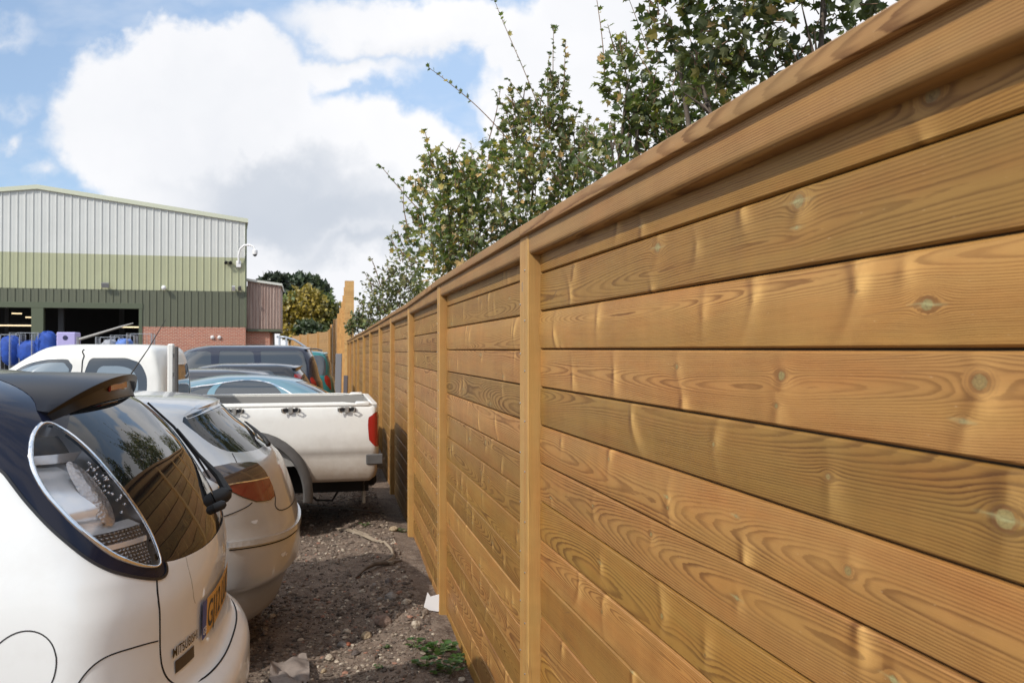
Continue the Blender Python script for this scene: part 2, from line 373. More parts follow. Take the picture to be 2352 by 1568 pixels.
class Timber:
    """accumulates boards (in a frame: origin, along, out, up) into one mesh with grain attributes"""
    def __init__(s): s.V = []; s.F = []; s.uv = []; s.tone = []; s.ring = []; s.kn = []; s.ha = []; s.st = []; s.n = 0; s.id = 0
    def board(s, org, al, out, up, L, prof, tone, knots=(), seed=0, du=.02, ring_sp=.0042, flat=None, ends=True, cvr=None):
        """prof: list of (v, d): cross-section polyline v along up, d along out; board runs along al"""
        al = np.array(al, float); out = np.array(out, float); up = np.array(up, float); org = np.array(org, float)
        nu = max(2, int(L/du)+1); us = np.linspace(0, L, nu)
        pv = np.array([p[0] for p in prof]); pd = np.array([p[1] for p in prof]); k = len(prof)
        arc = np.concatenate([[0], np.cumsum(np.hypot(np.diff(pv), np.diff(pd)))]); arc = arc-arc.mean()
        UU, VV = np.meshgrid(us, pv, indexing='ij'); _, DD = np.meshgrid(us, pd, indexing='ij'); _, AA = np.meshgrid(us, arc, indexing='ij')
        if cvr is not None: DD = DD+cvr(UU, VV)
        P3 = org+UU[..., None]*al+VV[..., None]*up+DD[..., None]*out
        ring, kn, ha, sta = fields(UU.ravel(), (AA if k > 6 and abs(pv.mean()) < 1 else VV).ravel(), s.id*3.7+seed, list(knots), 1000+seed, ring_sp, flat)
        idx = np.arange(nu*k).reshape(nu, k)
        F = np.stack([idx[:-1, :-1], idx[1:, :-1], idx[1:, 1:], idx[:-1, 1:]], -1).reshape(-1, 4)+s.n
        # orientation
        a, bb, c = P3[0, 0], P3[1, 0], P3[0, 1]
        s.V.append(P3.reshape(-1, 3)); s.F.append(F); s.n += nu*k
        s.uv.append(np.stack([(UU+s.id*2.37+seed*.71).ravel(), (AA+s.id*.731).ravel()], -1))
        s.tone.append(np.tile(tone, (nu*k, 1))); s.ring.append(ring); s.kn.append(kn); s.ha.append(ha); s.st.append(sta)
        if ends:
            for e in (0, -1):
                Pe = P3[e]; F2 = []
                base = s.n; cen = Pe.mean(0)
                s.V.append(np.vstack([Pe, cen])); s.n += k+1
                f = np.array([[base+i, base+(i+1) % k, base+k, base+k] for i in range(k)])
                s.F.append(f)
                s.uv.append(np.stack([np.linspace(0, .02, k+1), np.linspace(0, .1, k+1)], -1)+s.id)
                s.tone.append(np.tile(np.array(tone)*.9, (k+1, 1))); s.ring.append(np.linspace(0, 9, k+1)); s.kn.append(np.full(k+1, 9.)); s.ha.append(np.zeros(k+1)); s.st.append(np.zeros(k+1))
        s.id += 1
    def build(s, name, mat, parent, smooth=True):
        F = np.vstack(s.F)
        # split degenerate quads into tris is unnecessary: use list form for caps
        q = F[:, 2] != F[:, 3]
        faces = [tuple(x) for x in F[q]]+[tuple(x[:3]) for x in F[~q]]
        o = np_mesh(name, np.vstack(s.V), faces, mat, parent, smooth, uv=np.vstack(s.uv),
                    attrs={'tone': np.vstack(s.tone), 'ring': np.concatenate(s.ring), 'knot': np.concatenate(s.kn), 'halo': np.concatenate(s.ha), 'star': np.concatenate(s.st)})
        o.data.set_sharp_from_angle(angle=radians(40))
        return o

# fence nodes: post centres on the board plane (x, y); cap heights above eye level
NODES = [(1.79, -4.10), (1.215, -1.62), (.655, .75), (.0906, 3.11), (-.437, 5.43), (-.926, 7.75), (-1.436, 10.07), (-1.95, 12.4), (-2.49, 14.7), (-3.02, 17.0),
         (-3.59, 19.4), (-4.12, 21.7), (-4.67, 24.0), (-5.22, 26.4)]
CAPZ = [.463, .463, .463, .463, .455, .432, .430, .415, .39, .367, .347, .325, .30, .29]
ROWT = [TAN, OLIVE, PALE, PINK, OLIVE, PINK, PINK, TAN, PINK, BROWN, PINK, TAN, PINK, BROWN, OLIVE]
# knots of the nearest bay: (u from its left post edge, row, v, radius, halo)
K1 = [(1.67, -2, 0.045, 0.013, 0.5), (1.071, -2, 0.037, 0.012, 0.35), (1.666, -2, -0.0, 0.004, 0.0), (0.4, -2, 0.056, 0.005, 0.5), (0.363, -2, -0.051, 0.003, 0.6), (1.026, -2, -0.06, 0.002, 0.7), (1.831, -1, 0.017, 0.003, 0.8), (1.525, -1, 0.021, 0.002, 0.7), (1.178, 0, 0.03, 0.006, 0.4), (1.618, 0, 0.023, 0.009, 0.4), (2.068, 0, 0.029, 0.011, 0.5), (1.598, 0, -0.032, 0.005, 0.4), (2.04, 0, -0.022, 0.005, 0.3), (0.386, 0, -0.012, 0.003, 0.7), (1.208, 0, -0.041, 0.002, 0.8), (0.766, 0, 0.012, 0.002, 0.7), (1.754, 1, 0.004, 0.006, 0.3), (2.107, 1, 0.006, 0.013, 0.5), (1.13, 2, 0.003, 0.005, 0.5), (1.132, 2, -0.022, 0.005, 0.3), (1.454, 2, 0.022, 0.004, 0.0), (0.731, 2, 0.041, 0.005, 0.6), (0.266, 2, 0.044, 0.004, 0.5), (1.807, 2, 0.006, 0.008, 0.3), (1.481, 2, -0.065, 0.002, 0.9), (1.826, 3, 0.069, 0.002, 0.8), (1.026, 3, 0.033, 0.006, 0.3), (0.588, 3, 0.023, 0.005, 0.3), (0.134, 3, -0.033, 0.004, 0.2), (1.454, 3, 0.001, 0.006, 0.3), (1.907, 3, 0.016, 0.007, 0.3), (1.097, 4, -0.006, 0.007, 0.5), (0.658, 4, 0.011, 0.005, 0.6), (0.669, 5, 0.013, 0.006, 0.5), (1.278, -2, 0.02, 0.002, 0.5), (0.639, -1, 0.003, 0.002, 0.6), (1.319, -1, -0.003, 0.002, 0.5), (0.188, -1, -0.007, 0.002, 0.7), (1.468, -2, 0.065, 0.002, 0.6), (1.968, -3, -0.068, 0.002, 0.6), (0.454, 5, 0.045, 0.003, 0.6), (0.266, 7, 0.054, 0.003, 0.7), (0.266, -1, -0.067, 0.002, 0.6), (1.359, 1, 0.012, 0.005, 0.4), (0.896, 1, 0.04, 0.002, 0.7), (1.934, -1, 0.048, 0.002, 0.4), (0.8, -3, 0.005, 0.002, 0.6), (0.97, -3, -0.037, 0.003, 0.5), (1.992, -3, -0.007, 0.012, 0.0), (1.319, 4, -0.019, 0.004, 0.4), (0.896, 6, 0.064, 0.003, 0.6)]
fence = empty('timber_fence', (0, 0, 0), 0, 'long new acoustic fence of warm brown horizontal boards with posts and capping', 'fence')
def prof_board(h, fine, cup=.0012):
    n = fine if fine else 5
    vs = np.linspace(-h/2+.004, h/2-.004, n)
    pr = [(-h/2, -.012), (-h/2, -.0045)]
    pr += [(v, cup*(1-(2*v/h)**2)) for v in vs]
    pr += [(h/2, -.0045), (h/2, -.012)]
    return pr
bh = .14
for i in range(len(NODES)-1):
    A = np.array([*NODES[i], 0.]); B = np.array([*NODES[i+1], 0.]); d = B-A; L = np.linalg.norm(d); d /= L
    out = np.array([-d[1], d[0], 0.]);  # towards the yard (-x)
    up = np.array([0, 0, 1.])
    za, zb = CAPZ[i]+EYE, CAPZ[i+1]+EYE
    near = i == 2; mid = i == 3
    du = .006 if near else (.012 if mid else (.03 if i < 6 else .2))
    # origin of panel at far end, running towards the camera (matches K1 coordinates)
    o0 = B-d*.065; La = L-.13
    tb = Timber(); r = np.random.default_rng(50+i)
    drop = (za+zb)/2-(CAPZ[3]+EYE)
    for row in range(-3, 13):
        zc = EYE+drop-bh*(row+.5)
        if zc < -.1: continue
        # row -1 is just above the eye line
        tone = ROWT[(row+3) % 15] if near else ROWT[int(r.integers(0, 15))]
        if mid: tone = ROWT[(row+3+7) % 15] if row > 1 else ROWT[(row+3) % 15]
        tone = np.array(tone)*r.uniform(.93, 1.07)
        if i > 4: tone = np.array(tone)*.55+np.array((.31, .185, .070))*.45
        if near: ks = [(k[0], k[2], k[3], k[4]) for k in K1 if k[1] == row]; ks += [k for k in rand_knots(r, La, 2) if k[0] > 1.9]
        else: ks = rand_knots(r, La, 8 if i < 6 else 0)
        rs = {-2: .0062, 0: .0036, -1: .003, 1: .0045}.get(row, .0042) if near else .0045
        fl = {-2: .0, -3: -.02, 0: .01}.get(row, None) if near else None
        if near:
            kk = list(ks); sh = r.uniform(0, 6)
            cvr = lambda U, V, kk=kk, sh=sh: sum((.0016*abs(k[3])*np.exp(-((U-k[0]-.015)/.022)**2) for k in kk if k[3]), 0*U)+.0012*np.sin(U*4+sh)*V/.07
        else: cvr = None
        tb.board(o0+up*zc, -d, out, up, La, prof_board(bh-.0045, 42 if near else 16 if mid else 0, {-1: .0065, 2: .0035, 4: .003}.get(row, r.uniform(.0006, .003))), tone, ks, seed=i*40+row+5, du=du, ring_sp=rs, flat=fl, ends=False, cvr=cvr)
    tb.build('panel', M_WOOD, fence)
    bk = MB(); c0 = (A+B)/2
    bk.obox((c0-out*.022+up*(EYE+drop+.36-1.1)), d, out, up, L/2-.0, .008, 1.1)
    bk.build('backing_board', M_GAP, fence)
    # top rail with rounded lower edge
    tb = Timber(); R = .016
    zr0 = .348+EYE+drop; zr1 = (za+zb)/2-.043
    pr = [(zr0, -.01), (zr0, .018)]
    for q in range(0, 7): a = q/6*pi/2; pr.append((zr0+R-R*cos(a), .045-R+R*sin(a)))
    for q in range(1, 6): pr.append((zr0+R+(zr1-zr0-R)*q/5, .045))
    rk = [(1.70, .0, .006, .4), (1.0, .03, .004, .3), (.62, .03, .007, .5), (.35, -.01, .004, .3)] if near else rand_knots(r, La, 3)
    rk = [(k[0], 0.0+k[1], k[2], k[3]) for k in rk]
    tb.board(o0, -d, out, up, La-.001, pr, np.array((.318, .180, .060)), rk, seed=700+i, du=.01 if near else .04, ring_sp=.0048, flat=None, ends=False)
    tb.build('top_rail', M_WOOD, fence)
    # capping
    tb = Timber(); al = (B+up*zb)-(A+up*za); Lc = np.linalg.norm(al); al /= Lc
    w0, w1, th = -.06, .064, .043
    pr = [(-th, w0), (-th, .056)]+[(-th+.003, w1-.001)]+[(-th+.006+(th-.012)*q/3, w1) for q in range(4)]+[(-.002, w1-.004), (0, w1-.008), (0, w0), (-th, w0)]
    tb.board(A+up*za+al*.0015, al, out, up, Lc-.003, pr, np.array((.310, .178, .066)), [], seed=300+i, du=.015 if i < 4 else .1, ring_sp=.0046, ends=True)
    tb.build('capping', M_WOOD, fence)
for i in range(len(NODES)):
    A = np.array([*NODES[i], 0.]); j = min(i, len(NODES)-2); d = np.array([*NODES[j+1], 0.])-np.array([*NODES[j], 0.]); d /= np.linalg.norm(d)
    out = np.array([-d[1], d[0], 0.]); up = np.array([0, 0, 1.]); fine = 1 < i < 6
    tb = Timber(); H = CAPZ[i]+EYE-.044
    c = .004; x0, x1, dp = -.064, .064, .048
    pr = [(x0, -.02), (x0, dp-c), (x0+c, dp), (x0+.042, dp), (x0+.0425, dp-.002), (x0+.0445, dp-.002), (x0+.045, dp), (.02, dp), (x1-c, dp), (x1, dp-c), (x1, -.02), (x0, -.02)]
    tb.board(A-up*.3, up, out, d, H+.3, pr, np.array((.42, .250, .082)) if i % 2 else np.array((.395, .230, .074)), [(.62, .03, .004, 0), (.9, -.055, .008, .3)], seed=900+i, du=.03, ring_sp=.0034, flat=.10, ends=True)
    p = tb.build('post', M_POST, fence)
    if 2 < i < 6:
        for q in range(22):
            zz = .05+q*.0935+(.03 if q % 2 else 0); nb = MB()
            oo = A+d*(-.022 if q % 2 else .05)+out*(dp+.001)+up*zz
            nb.lathe(oo, out, [(-.002, .0036), (.001, .0036), (.0022, .002)], 8); nb.build('nail_head', M_STEEL, p)
        nb = MB(); nb.obox(A+d*.02+out*(dp-.001)+up*(EYE+.235), d, up, out, .009, .018, .0016)
        nb.build('wood_plug', pmat('wood_plug', (.30, .20, .11), .8), p)

# ---- tall timber screen behind the far end, and the low far fence
def plank_fence(name, pts0, label, tone, group=None):
    pts = [tuple(np.array(pts0[i])*(1-k/3)+np.array(pts0[i+1])*k/3) for i in range(len(pts0)-1) for k in range(3)]+[pts0[-1]]
    root = empty(name, (0, 0, 0), 0, label, 'fence')
    for i in range(len(pts)-1):
        (xa, ya, ha), (xb, yb, hb) = pts[i], pts[i+1]
        A = np.array([xa, ya, 0.]); B = np.array([xb, yb, 0.]); d = B-A; L = np.linalg.norm(d); d /= L
        out = np.array([-d[1], d[0], 0.]); up = np.array([0, 0, 1.]); r = np.random.default_rng(int(-xa*10)//60)
        tb = Timber(); H = (ha+hb)/2; n = int(H/.2)
        for k in range(n):
            tn = np.array(tone)*r.uniform(.85, 1.1)
            tb.board(A+up*(.02+k*H/n), d, out, up, L, [(0, -.02), (0, .0), (.195, .004), (H/n-.008, 0), (H/n-.008, -.02)], tn, [], seed=k, du=.6, ends=False)
        tb.build('panel', M_WOOD, root)
        b = MB(); b.obox((A+B)/2+up*(H/2)-out*.03, d, out, up, L/2, .012, H/2-.02); b.build('backing_board', M_GAP, root)
    for i, (x, y, h) in enumerate(pts):
        if i % 3: continue
        j = min(i, len(pts)-2); d = np.array([pts[j+1][0]-pts[j][0], pts[j+1][1]-pts[j][1], 0.]); d /= np.linalg.norm(d)
        out = np.array([-d[1], d[0], 0.]); tb = Timber()
        pr = [(-.10, -.22), (-.10, .09), (.10, .09), (.10, -.22), (-.10, -.22)]
        tb.board(np.array([x, y, -.2]), np.array([0, 0, 1.]), out, d, h+.3, pr, np.array(tone)*1.12, [], seed=i, du=.5, ends=True)
        tb.build('post', M_POST, root)
    return root
plank_fence('tall_timber_screen', [(-5.62, 28.2, 3.98), (-6.1, 30.4, 3.92), (-6.7, 33.1, 3.80), (-7.35, 36.0, 3.72), (-8.1, 39.2, 3.6), (-9.0, 43, 3.5), (-10.3, 48, 3.4), (-12.0, 55, 3.3), (-13.6, 62, 3.2)],
            'tall golden timber screen rising above the far end of the long fence', (.50, .31, .12))
plank_fence('far_timber_fence', [(-13.8, 62.4, 3.1), (-15.6, 66.5, 3.05), (-17.4, 70.5, 3.0), (-19.2, 75, 3.0), (-21.2, 80, 2.95), (-23.2, 86, 2.9)],
            'distant golden timber fence below the autumn tree', (.46, .285, .11))
# ================================================================== ground
def vnoise(x, y, sc, seed):
    g = np.random.default_rng(seed).random((256, 256)); X = np.asarray(x)*sc; Y = np.asarray(y)*sc
    i = np.floor(X).astype(int); j = np.floor(Y).astype(int); u = X-i; v = Y-j; u = u*u*(3-2*u); v = v*v*(3-2*v)
    G = lambda a, b: g[a % 256, b % 256]
    return (G(i, j)*(1-u)+G(i+1, j)*u)*(1-v)+(G(i, j+1)*(1-u)+G(i+1, j+1)*u)*v
def ground_z(x, y):
    x = np.asarray(x, float); y = np.asarray(y, float)
    base = np.interp(y, [10, 14.7, 19.4, 24, 27], [0, -.05, -.10, -.15, -.17])
    near = np.exp(-((x+1)/9)**2-((y-6)/14)**2)
    h = (vnoise(x, y, 1.1, 1)-.5)*.05+(vnoise(x, y, 3.3, 2)-.5)*.03+(vnoise(x, y, 9, 3)-.5)*.018+(vnoise(x, y, 24, 4)-.5)*.008
    # spoil heaped a little along the fence foot
    fx = .8-.235*y; h = h+.045*np.exp(-((x-(fx-.25))/.28)**2)*np.clip((y-1)/2, 0, 1)*(.4+1.2*vnoise(x, y, 1.7, 5))
    return base+h*near-.01
def graded(a, b, c, d, st, n):
    m = np.arange(b, c, st); l = b-np.geomspace(st, b-a, n)[::-1]; r = c+np.geomspace(st, d-c, n)-st*.0
    return np.concatenate([l, m, r])
gx = graded(-900, -3.4, .6, 900, .035, 44); gy = graded(-300, 1.6, 9.5, 1800, .04, 46)
GX, GY = np.meshgrid(gx, gy, indexing='ij'); GZ = ground_z(GX, GY)
idx = np.arange(GX.size).reshape(GX.shape)
F = np.stack([idx[:-1, :-1], idx[1:, :-1], idx[1:, 1:], idx[:-1, 1:]], -1).reshape(-1, 4)
M_GND = bpy.data.materials.new('dirt_and_hardcore'); M_GND.use_nodes = True; t, b = mnodes(M_GND)
co = t.new('ShaderNodeTexCoord').outputs['Object']
base = t.mix(t.mr(t.noise(co, 1.3, 5, .6), .35, .65), (.150, .108, .082), (.215, .162, .124))
base = t.mix(t.mr(t.noise(co, 6, 6, .7), .40, .68), base, (.070, .047, .036))
dn_ = t.noise(co, 28, 5, .75); base = t.mix(t.mr(dn_, .45, .75, 0, .7), base, (.32, .26, .20))
v1 = t.vor(co, 34, out=0); v1c = t.vor(co, 34, out=1); sg_ = t.new('ShaderNodeSeparateColor'); t.l.new(v1c, sg_.inputs[0])
pm = t.m('MULTIPLY', t.mr(v1, .36, .26), t.m('GREATER_THAN', sg_.outputs[0], .66))
pc = t.mix(sg_.outputs[1], (.33, .28, .22), (.15, .12, .10)); base = t.mix(pm, base, pc)
v2 = t.vor(co, 90, out=0); v2c = t.vor(co, 90, out=1); sg2 = t.new('ShaderNodeSeparateColor'); t.l.new(v2c, sg2.inputs[0])
pm2 = t.m('MULTIPLY', t.mr(v2, .40, .28), t.m('GREATER_THAN', sg2.outputs[0], .62)); base = t.mix(pm2, base, t.mix(sg2.outputs[1], (.36, .31, .25), (.10, .08, .065)))
t.set(b.inputs['Base Color'], base); b.inputs['Roughness'].default_value = .92; b.inputs['Specular IOR Level'].default_value = .2
hh = t.m('ADD', t.m('MULTIPLY', dn_, .9), t.m('ADD', t.m('MULTIPLY', pm, .9), t.m('MULTIPLY', pm2, .5)))
t.set(b.inputs['Normal'], t.bump(hh, .9, .018))
gnd = np_mesh('ground', np.stack([GX, GY, GZ], -1).reshape(-1, 3), F, M_GND, smooth=True); gnd['kind'] = 'structure'
# loose stones: one uncountable mass
ph_ = (1+sqrt(5))/2
ICO = np.array([(-1, ph_, 0), (1, ph_, 0), (-1, -ph_, 0), (1, -ph_, 0), (0, -1, ph_), (0, 1, ph_), (0, -1, -ph_), (0, 1, -ph_), (ph_, 0, -1), (ph_, 0, 1), (-ph_, 0, -1), (-ph_, 0, 1)])/sqrt(1+ph_*ph_)
ICF = np.array([(0, 11, 5), (0, 5, 1), (0, 1, 7), (0, 7, 10), (0, 10, 11), (1, 5, 9), (5, 11, 4), (11, 10, 2), (10, 7, 6), (7, 1, 8), (3, 9, 4), (3, 4, 2), (3, 2, 6), (3, 6, 8), (3, 8, 9), (4, 9, 5), (2, 4, 11), (6, 2, 10), (8, 6, 7), (9, 8, 1)])
M_STN = bpy.data.materials.new('loose_stone'); M_STN.use_nodes = True; t, b = mnodes(M_STN)
tc_ = t.attr('tint', 1); cc = t.new('ShaderNodeTexCoord').outputs['Object']; t.set(b.inputs['Base Color'], t.mix(t.mr(t.noise(cc, 60, 4), .35, .7), tc_, t.mix(1.0, tc_, (.62, .58, .54), 'MULTIPLY')))
b.inputs['Roughness'].default_value = .9; t.set(b.inputs['Normal'], t.bump(t.noise(cc, 120, 4), .5, .004))
def stones(name, X, Y, R, seed, tints=None, smooth=False):
    r = np.random.default_rng(seed); n = len(X)
    jit = 1+r.uniform(-.32, .32, (n, 12, 3)); sc = R[:, None, None]*np.stack([r.uniform(.8, 1.5, n), r.uniform(.7, 1.1, n), r.uniform(.45, .85, n)], -1)[:, None, :]
    A = ICO[None]*jit*sc; an = r.uniform(0, 6.28, n); c, s = np.cos(an), np.sin(an)
    A2 = A.copy(); A2[..., 0] = A[..., 0]*c[:, None]-A[..., 1]*s[:, None]; A2[..., 1] = A[..., 0]*s[:, None]+A[..., 1]*c[:, None]
    A2[..., 0] += X[:, None]; A2[..., 1] += Y[:, None]; A2[..., 2] += (ground_z(X, Y)+R*.22)[:, None]
    F_ = (ICF[None]+12*np.arange(n)[:, None, None]).reshape(-1, 3)
    if tints is None:
        pal = np.array([(.29, .235, .18), (.20, .155, .118), (.15, .115, .09), (.09, .068, .053), (.44, .38, .30), (.30, .16, .11)]); tints = pal[r.choice(6, n, p=[.16, .22, .27, .22, .09, .04])]*r.uniform(.8, 1.2, (n, 1))
    return np_mesh(name, A2.reshape(-1, 3), F_, M_STN, smooth=smooth, attrs={'tint': np.repeat(tints, 12, 0)})
r = np.random.default_rng(11); n = 34000
Y = 2.0+10*r.random(n)**1.5; fx = .75-.235*Y; X = fx-.05-r.random(n)**1.15*(1.1+.22*Y+.5)
dens = vnoise(X, Y, 2.2, 8); k = r.random(n) < .35+dens; X, Y = X[k], Y[k]
R = .0038+.013*r.random(len(X))**3.0+.018*(r.random(len(X)) > .992)*r.random(len(X))
n = 5200; Y2 = 2.2+8*r.random(n)**1.3; X2 = .72-.235*Y2-.03-r.random(n)**1.3*(.9+.2*Y2); k = vnoise(X2, Y2, 1.6, 18)+.25*r.random(n) > .58; X2, Y2 = X2[k], Y2[k]; R2 = .0055+.017*r.random(len(X2))**2.2; X = np.concatenate([X, X2]); Y = np.concatenate([Y, Y2]); R = np.concatenate([R, R2])
g_ = stones('gravel', X, Y, R, 12); g_['kind'] = 'stuff'; g_['label'] = 'loose stones and grit strewn over the dirt strip beside the fence'; g_['category'] = 'gravel'
def gp(px, py):   # point of the ground seen at a picture position
    Z = EYE*1898/(py-802)
    for _ in range(6):
        x = (px-1176)/1898*Z; z = float(ground_z(x, Z)); Z = (EYE-z)*1898/(py-802)
    return x, Z, z
# ================================================================== warehouse
GX0, GY0 = -13.8, 42.8; WRZ = atan2(.247, .969)
M_CW = pmat('cladding_white', (.60, .61, .58), .45); vary(M_CW, (.60, .61, .58), .08, .8)
M_CG = pmat('cladding_sage', (.40, .41, .26), .45); vary(M_CG, (.40, .41, .26), .08, .8)
M_CD = pmat('cladding_olive', (.115, .122, .080), .45); vary(M_CD, (.115, .122, .080), .10, .8)
M_TRM = pmat('sage_trim', (.54, .56, .43), .45)
M_DTR = pmat('dark_green_trim', (.085, .10, .06), .5)
M_BRK = bpy.data.materials.new('red_brick'); M_BRK.use_nodes = True; t, b = mnodes(M_BRK)
co = t.new('ShaderNodeTexCoord').outputs['Object']; s3 = t.new('ShaderNodeSeparateXYZ'); t.l.new(co, s3.inputs[0]); cb = t.new('ShaderNodeCombineXYZ')
t.l.new(t.m('ADD', s3.outputs[0], s3.outputs[1]), cb.inputs[0]); t.l.new(s3.outputs[2], cb.inputs[1])
bt = t.new('ShaderNodeTexBrick'); t.l.new(cb.outputs[0], bt.inputs[0]); bt.inputs['Scale'].default_value = 1; bt.inputs['Brick Width'].default_value = .225; bt.inputs['Row Height'].default_value = .075
bt.inputs['Mortar Size'].default_value = .011; bt.inputs['Color1'].default_value = (.40, .125, .070, 1); bt.inputs['Color2'].default_value = (.30, .085, .050, 1); bt.inputs['Mortar'].default_value = (.48, .38, .30, 1)
t.set(b.inputs['Base Color'], bt.outputs[0]); b.inputs['Roughness'].default_value = .85; t.set(b.inputs['Normal'], t.bump(bt.outputs[1], -.5, .01))
WH = empty('warehouse', (GX0, GY0, 0), WRZ, 'large industrial warehouse with white, sage and olive ribbed cladding over a brick base', 'warehouse')
ridge_x, ridge_z, eave_z, WW = -9.72, 9.77, 8.50, -19.44
roof_z = lambda x: ridge_z-(ridge_z-eave_z)*abs(x-ridge_x)/9.72
def ribs(x0, x1, z0, z1, mat, name, parent=WH, sp=.34):
    """ribbed sheet; z1 may be a function"""
    fz = z1 if callable(z1) else (lambda x: z1); b = MB(); x = x0; prof = []
    n = max(1, round((x1-x0)/sp)); w = (x1-x0)/n
    for i in range(n):
        a = x0+i*w
        prof += [(a, 0), (a+w*.40, 0), (a+w*.405, -.006), (a+w*.44, -.006), (a+w*.445, 0), (a+w*.80, 0), (a+w*.86, -.038), (a+w*.95, -.038)]
    prof.append((x1, 0))
    v = [(px, py, z0) for px, py in prof]+[(px, py, fz(px)) for px, py in prof]; m = len(prof)
    b.add(v, [(i, i+1, m+i+1, m+i) for i in range(m-1)]); return b.build(name, mat, parent)
door_z = 3.78
ribs(WW, 0, 6.48, lambda x: roof_z(x)-.18, M_CW, 'white_cladding')
ribs(WW, 0, 4.73, 6.48, M_CG, 'sage_cladding')
ribs(WW, -4.95, 4.06, 4.73, M_CD, 'olive_cladding'); ribs(-4.95, 0, 2.89, 4.73, M_CD, 'olive_cladding')
g = MB(); g.box(WW, -.05, door_z, -4.93, .12, 4.06, bev=.01); g.build('door_lintel', M_DTR, WH)
g = MB(); g.box(-9.97, -.045, 0, -9.43, .25, door_z, bev=.01); g.build('door_pillar', M_DTR, WH)
g = MB(); g.box(-5.11, -.045, 0, -4.95, .25, door_z, bev=.01); g.build('door_jamb', M_DTR, WH)
g = MB(); g.box(-4.95, .0, -.3, 0, .22, 2.89); g.build('brick_base', M_BRK, WH)
g = MB(); g.box(WW, .0, -.3, -14.4, .22, 4.06); g.build('brick_base', M_BRK, WH)
g = MB(); g.box(-14.4, .3, door_z-.5, -14.3, .4, door_z)
# roof slopes with fascia
g = MB()
for (xa, xb) in ((ridge_x, .12), (WW-.12, ridge_x)):
    za, zb = roof_z(xa), roof_z(xb); 
    v = [(xa, -.12, za-.19), (xb, -.12, zb-.19), (xb, -.12, zb+.02), (xa, -.12, za+.02), (xa, 12, za-.19), (xb-(1. if xb > 0 else 0), 12, zb-.19), (xb-(1. if xb > 0 else 0), 12, zb+.02), (xa, 12, za+.02)]
    g.add(v, [(0, 1, 2, 3), (5, 4, 7, 6), (3, 2, 6, 7), (0, 4, 5, 1), (1, 5, 6, 2), (0, 3, 7, 4)])
g.build('roof', M_TRM, WH)
g = MB(); g.add([(-.05, .02, 0), (0, .02, 0), (-1., 12, 0), (-1.1, 12, 0), (-.05, .02, 8.25), (0, .02, 8.25), (-1., 12, 8.25), (-1.1, 12, 8.25)], [(0, 3, 2, 1), (4, 5, 6, 7), (0, 1, 5, 4), (1, 2, 6, 5), (2, 3, 7, 6), (3, 0, 4, 7)]); g.box(-.03, -.05, 2.9, .05, .02, 8.25, 1); g.build('side_wall', [M_CD, M_DTR], WH)
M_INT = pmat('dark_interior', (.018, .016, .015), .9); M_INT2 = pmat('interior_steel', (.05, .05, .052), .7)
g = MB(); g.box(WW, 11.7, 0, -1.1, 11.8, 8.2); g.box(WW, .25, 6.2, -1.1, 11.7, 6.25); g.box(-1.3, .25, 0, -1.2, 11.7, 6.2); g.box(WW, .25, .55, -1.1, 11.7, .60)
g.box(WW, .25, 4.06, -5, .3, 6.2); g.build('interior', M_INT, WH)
for bx_ in ((-9.1, 1.2, 0, -8.85, 1.45, 6), (-7.8, 9, 0, -7.5, 9.3, 6), (-13, 6, 0, -12.8, 6.2, 6)): g = MB(); g.box(*bx_); g.build('steel_column', M_INT2, WH)
M_TUBE = bpy.data.materials.new('lamp_tube'); M_TUBE.use_nodes = True; _e = M_TUBE.node_tree.nodes['Principled BSDF']; _e.inputs['Emission Color'].default_value = (1, .78, .45, 1); _e.inputs['Emission Strength'].default_value = 1.4
for i, (xx, yy_, zz_, L_, tilt) in enumerate([(-5.85, 3.5, 2.95, 1.75, 0), (-5.85, 8, 3.8, .7, .5), (-6.3, 7, 4.15, .6, .5), (-11.5, 3.5, 3.0, 2.2, 0), (-11.8, 7, 3.55, .9, .3), (-13.0, 8, 3.8, .5, .2)]):
    g = MB(); c, s = cos(tilt), sin(tilt); g.obox((xx, yy_, zz_+.07), (c, s, 0), (-s, c, 0), (0, 0, 1), L_/2, .07, .04)
    lo_ = g.build('strip_light', M_INT2, WH); g = MB(); g.obox((xx, yy_, zz_), (c, s, 0), (-s, c, 0), (0, 0, 1), L_/2, .05, .035); g.build('lamp_tube', M_TUBE, lo_)
def wpt(x, y, z): return (GX0+x*cos(WRZ)-y*sin(WRZ), GY0+x*sin(WRZ)+y*cos(WRZ), z)
# annex clad in weathered boards
M_WBD = pmat('weathered_boards', (.34, .25, .21), .8); t, b = mnodes(M_WBD); co = t.new('ShaderNodeTexCoord').outputs['Object']
f = t.noise(t.scale(co, (6, 6, .25)), 1.6, 5, .6); t.set(b.inputs['Base Color'], t.mix(t.mr(f, .35, .68), (.42, .33, .28), (.22, .135, .11)))
AX = empty('timber_clad_annex', wpt(0, .45, 0), WRZ, 'low annex with greyed vertical boards and brick below, right of the warehouse corner', 'annex')
g = MB(); g.box(-.6, .02, 2.80, 1.73, 5, 5.05); ww = g.build('wall', M_WBD, AX)
ribs(.06, 1.73, 2.82, lambda x: 5.33-.13*x, M_WBD, 'board_cladding', AX, .15).location = (0, -.012, 0)
g = MB(); g.box(-.6, .12, -.3, 1.2, 5, 2.80); g.build('brick_base', M_BRK, AX)
g = MB(); g.box(.06, -.10, 2.68, 1.76, .12, 2.80); g.box(1.1, .12, 2.66, 1.76, 5, 2.79); g.build('soffit_trim', M_DTR, AX)
g = MB(); g.obox((.92, 2.45, 5.27), (1, 0, -.13), (0, 1, 0), (.13, 0, 1), .90, 2.6, .06); g.build('roof_edge', pmat('pale_trim', (.55, .56, .5), .5), AX)
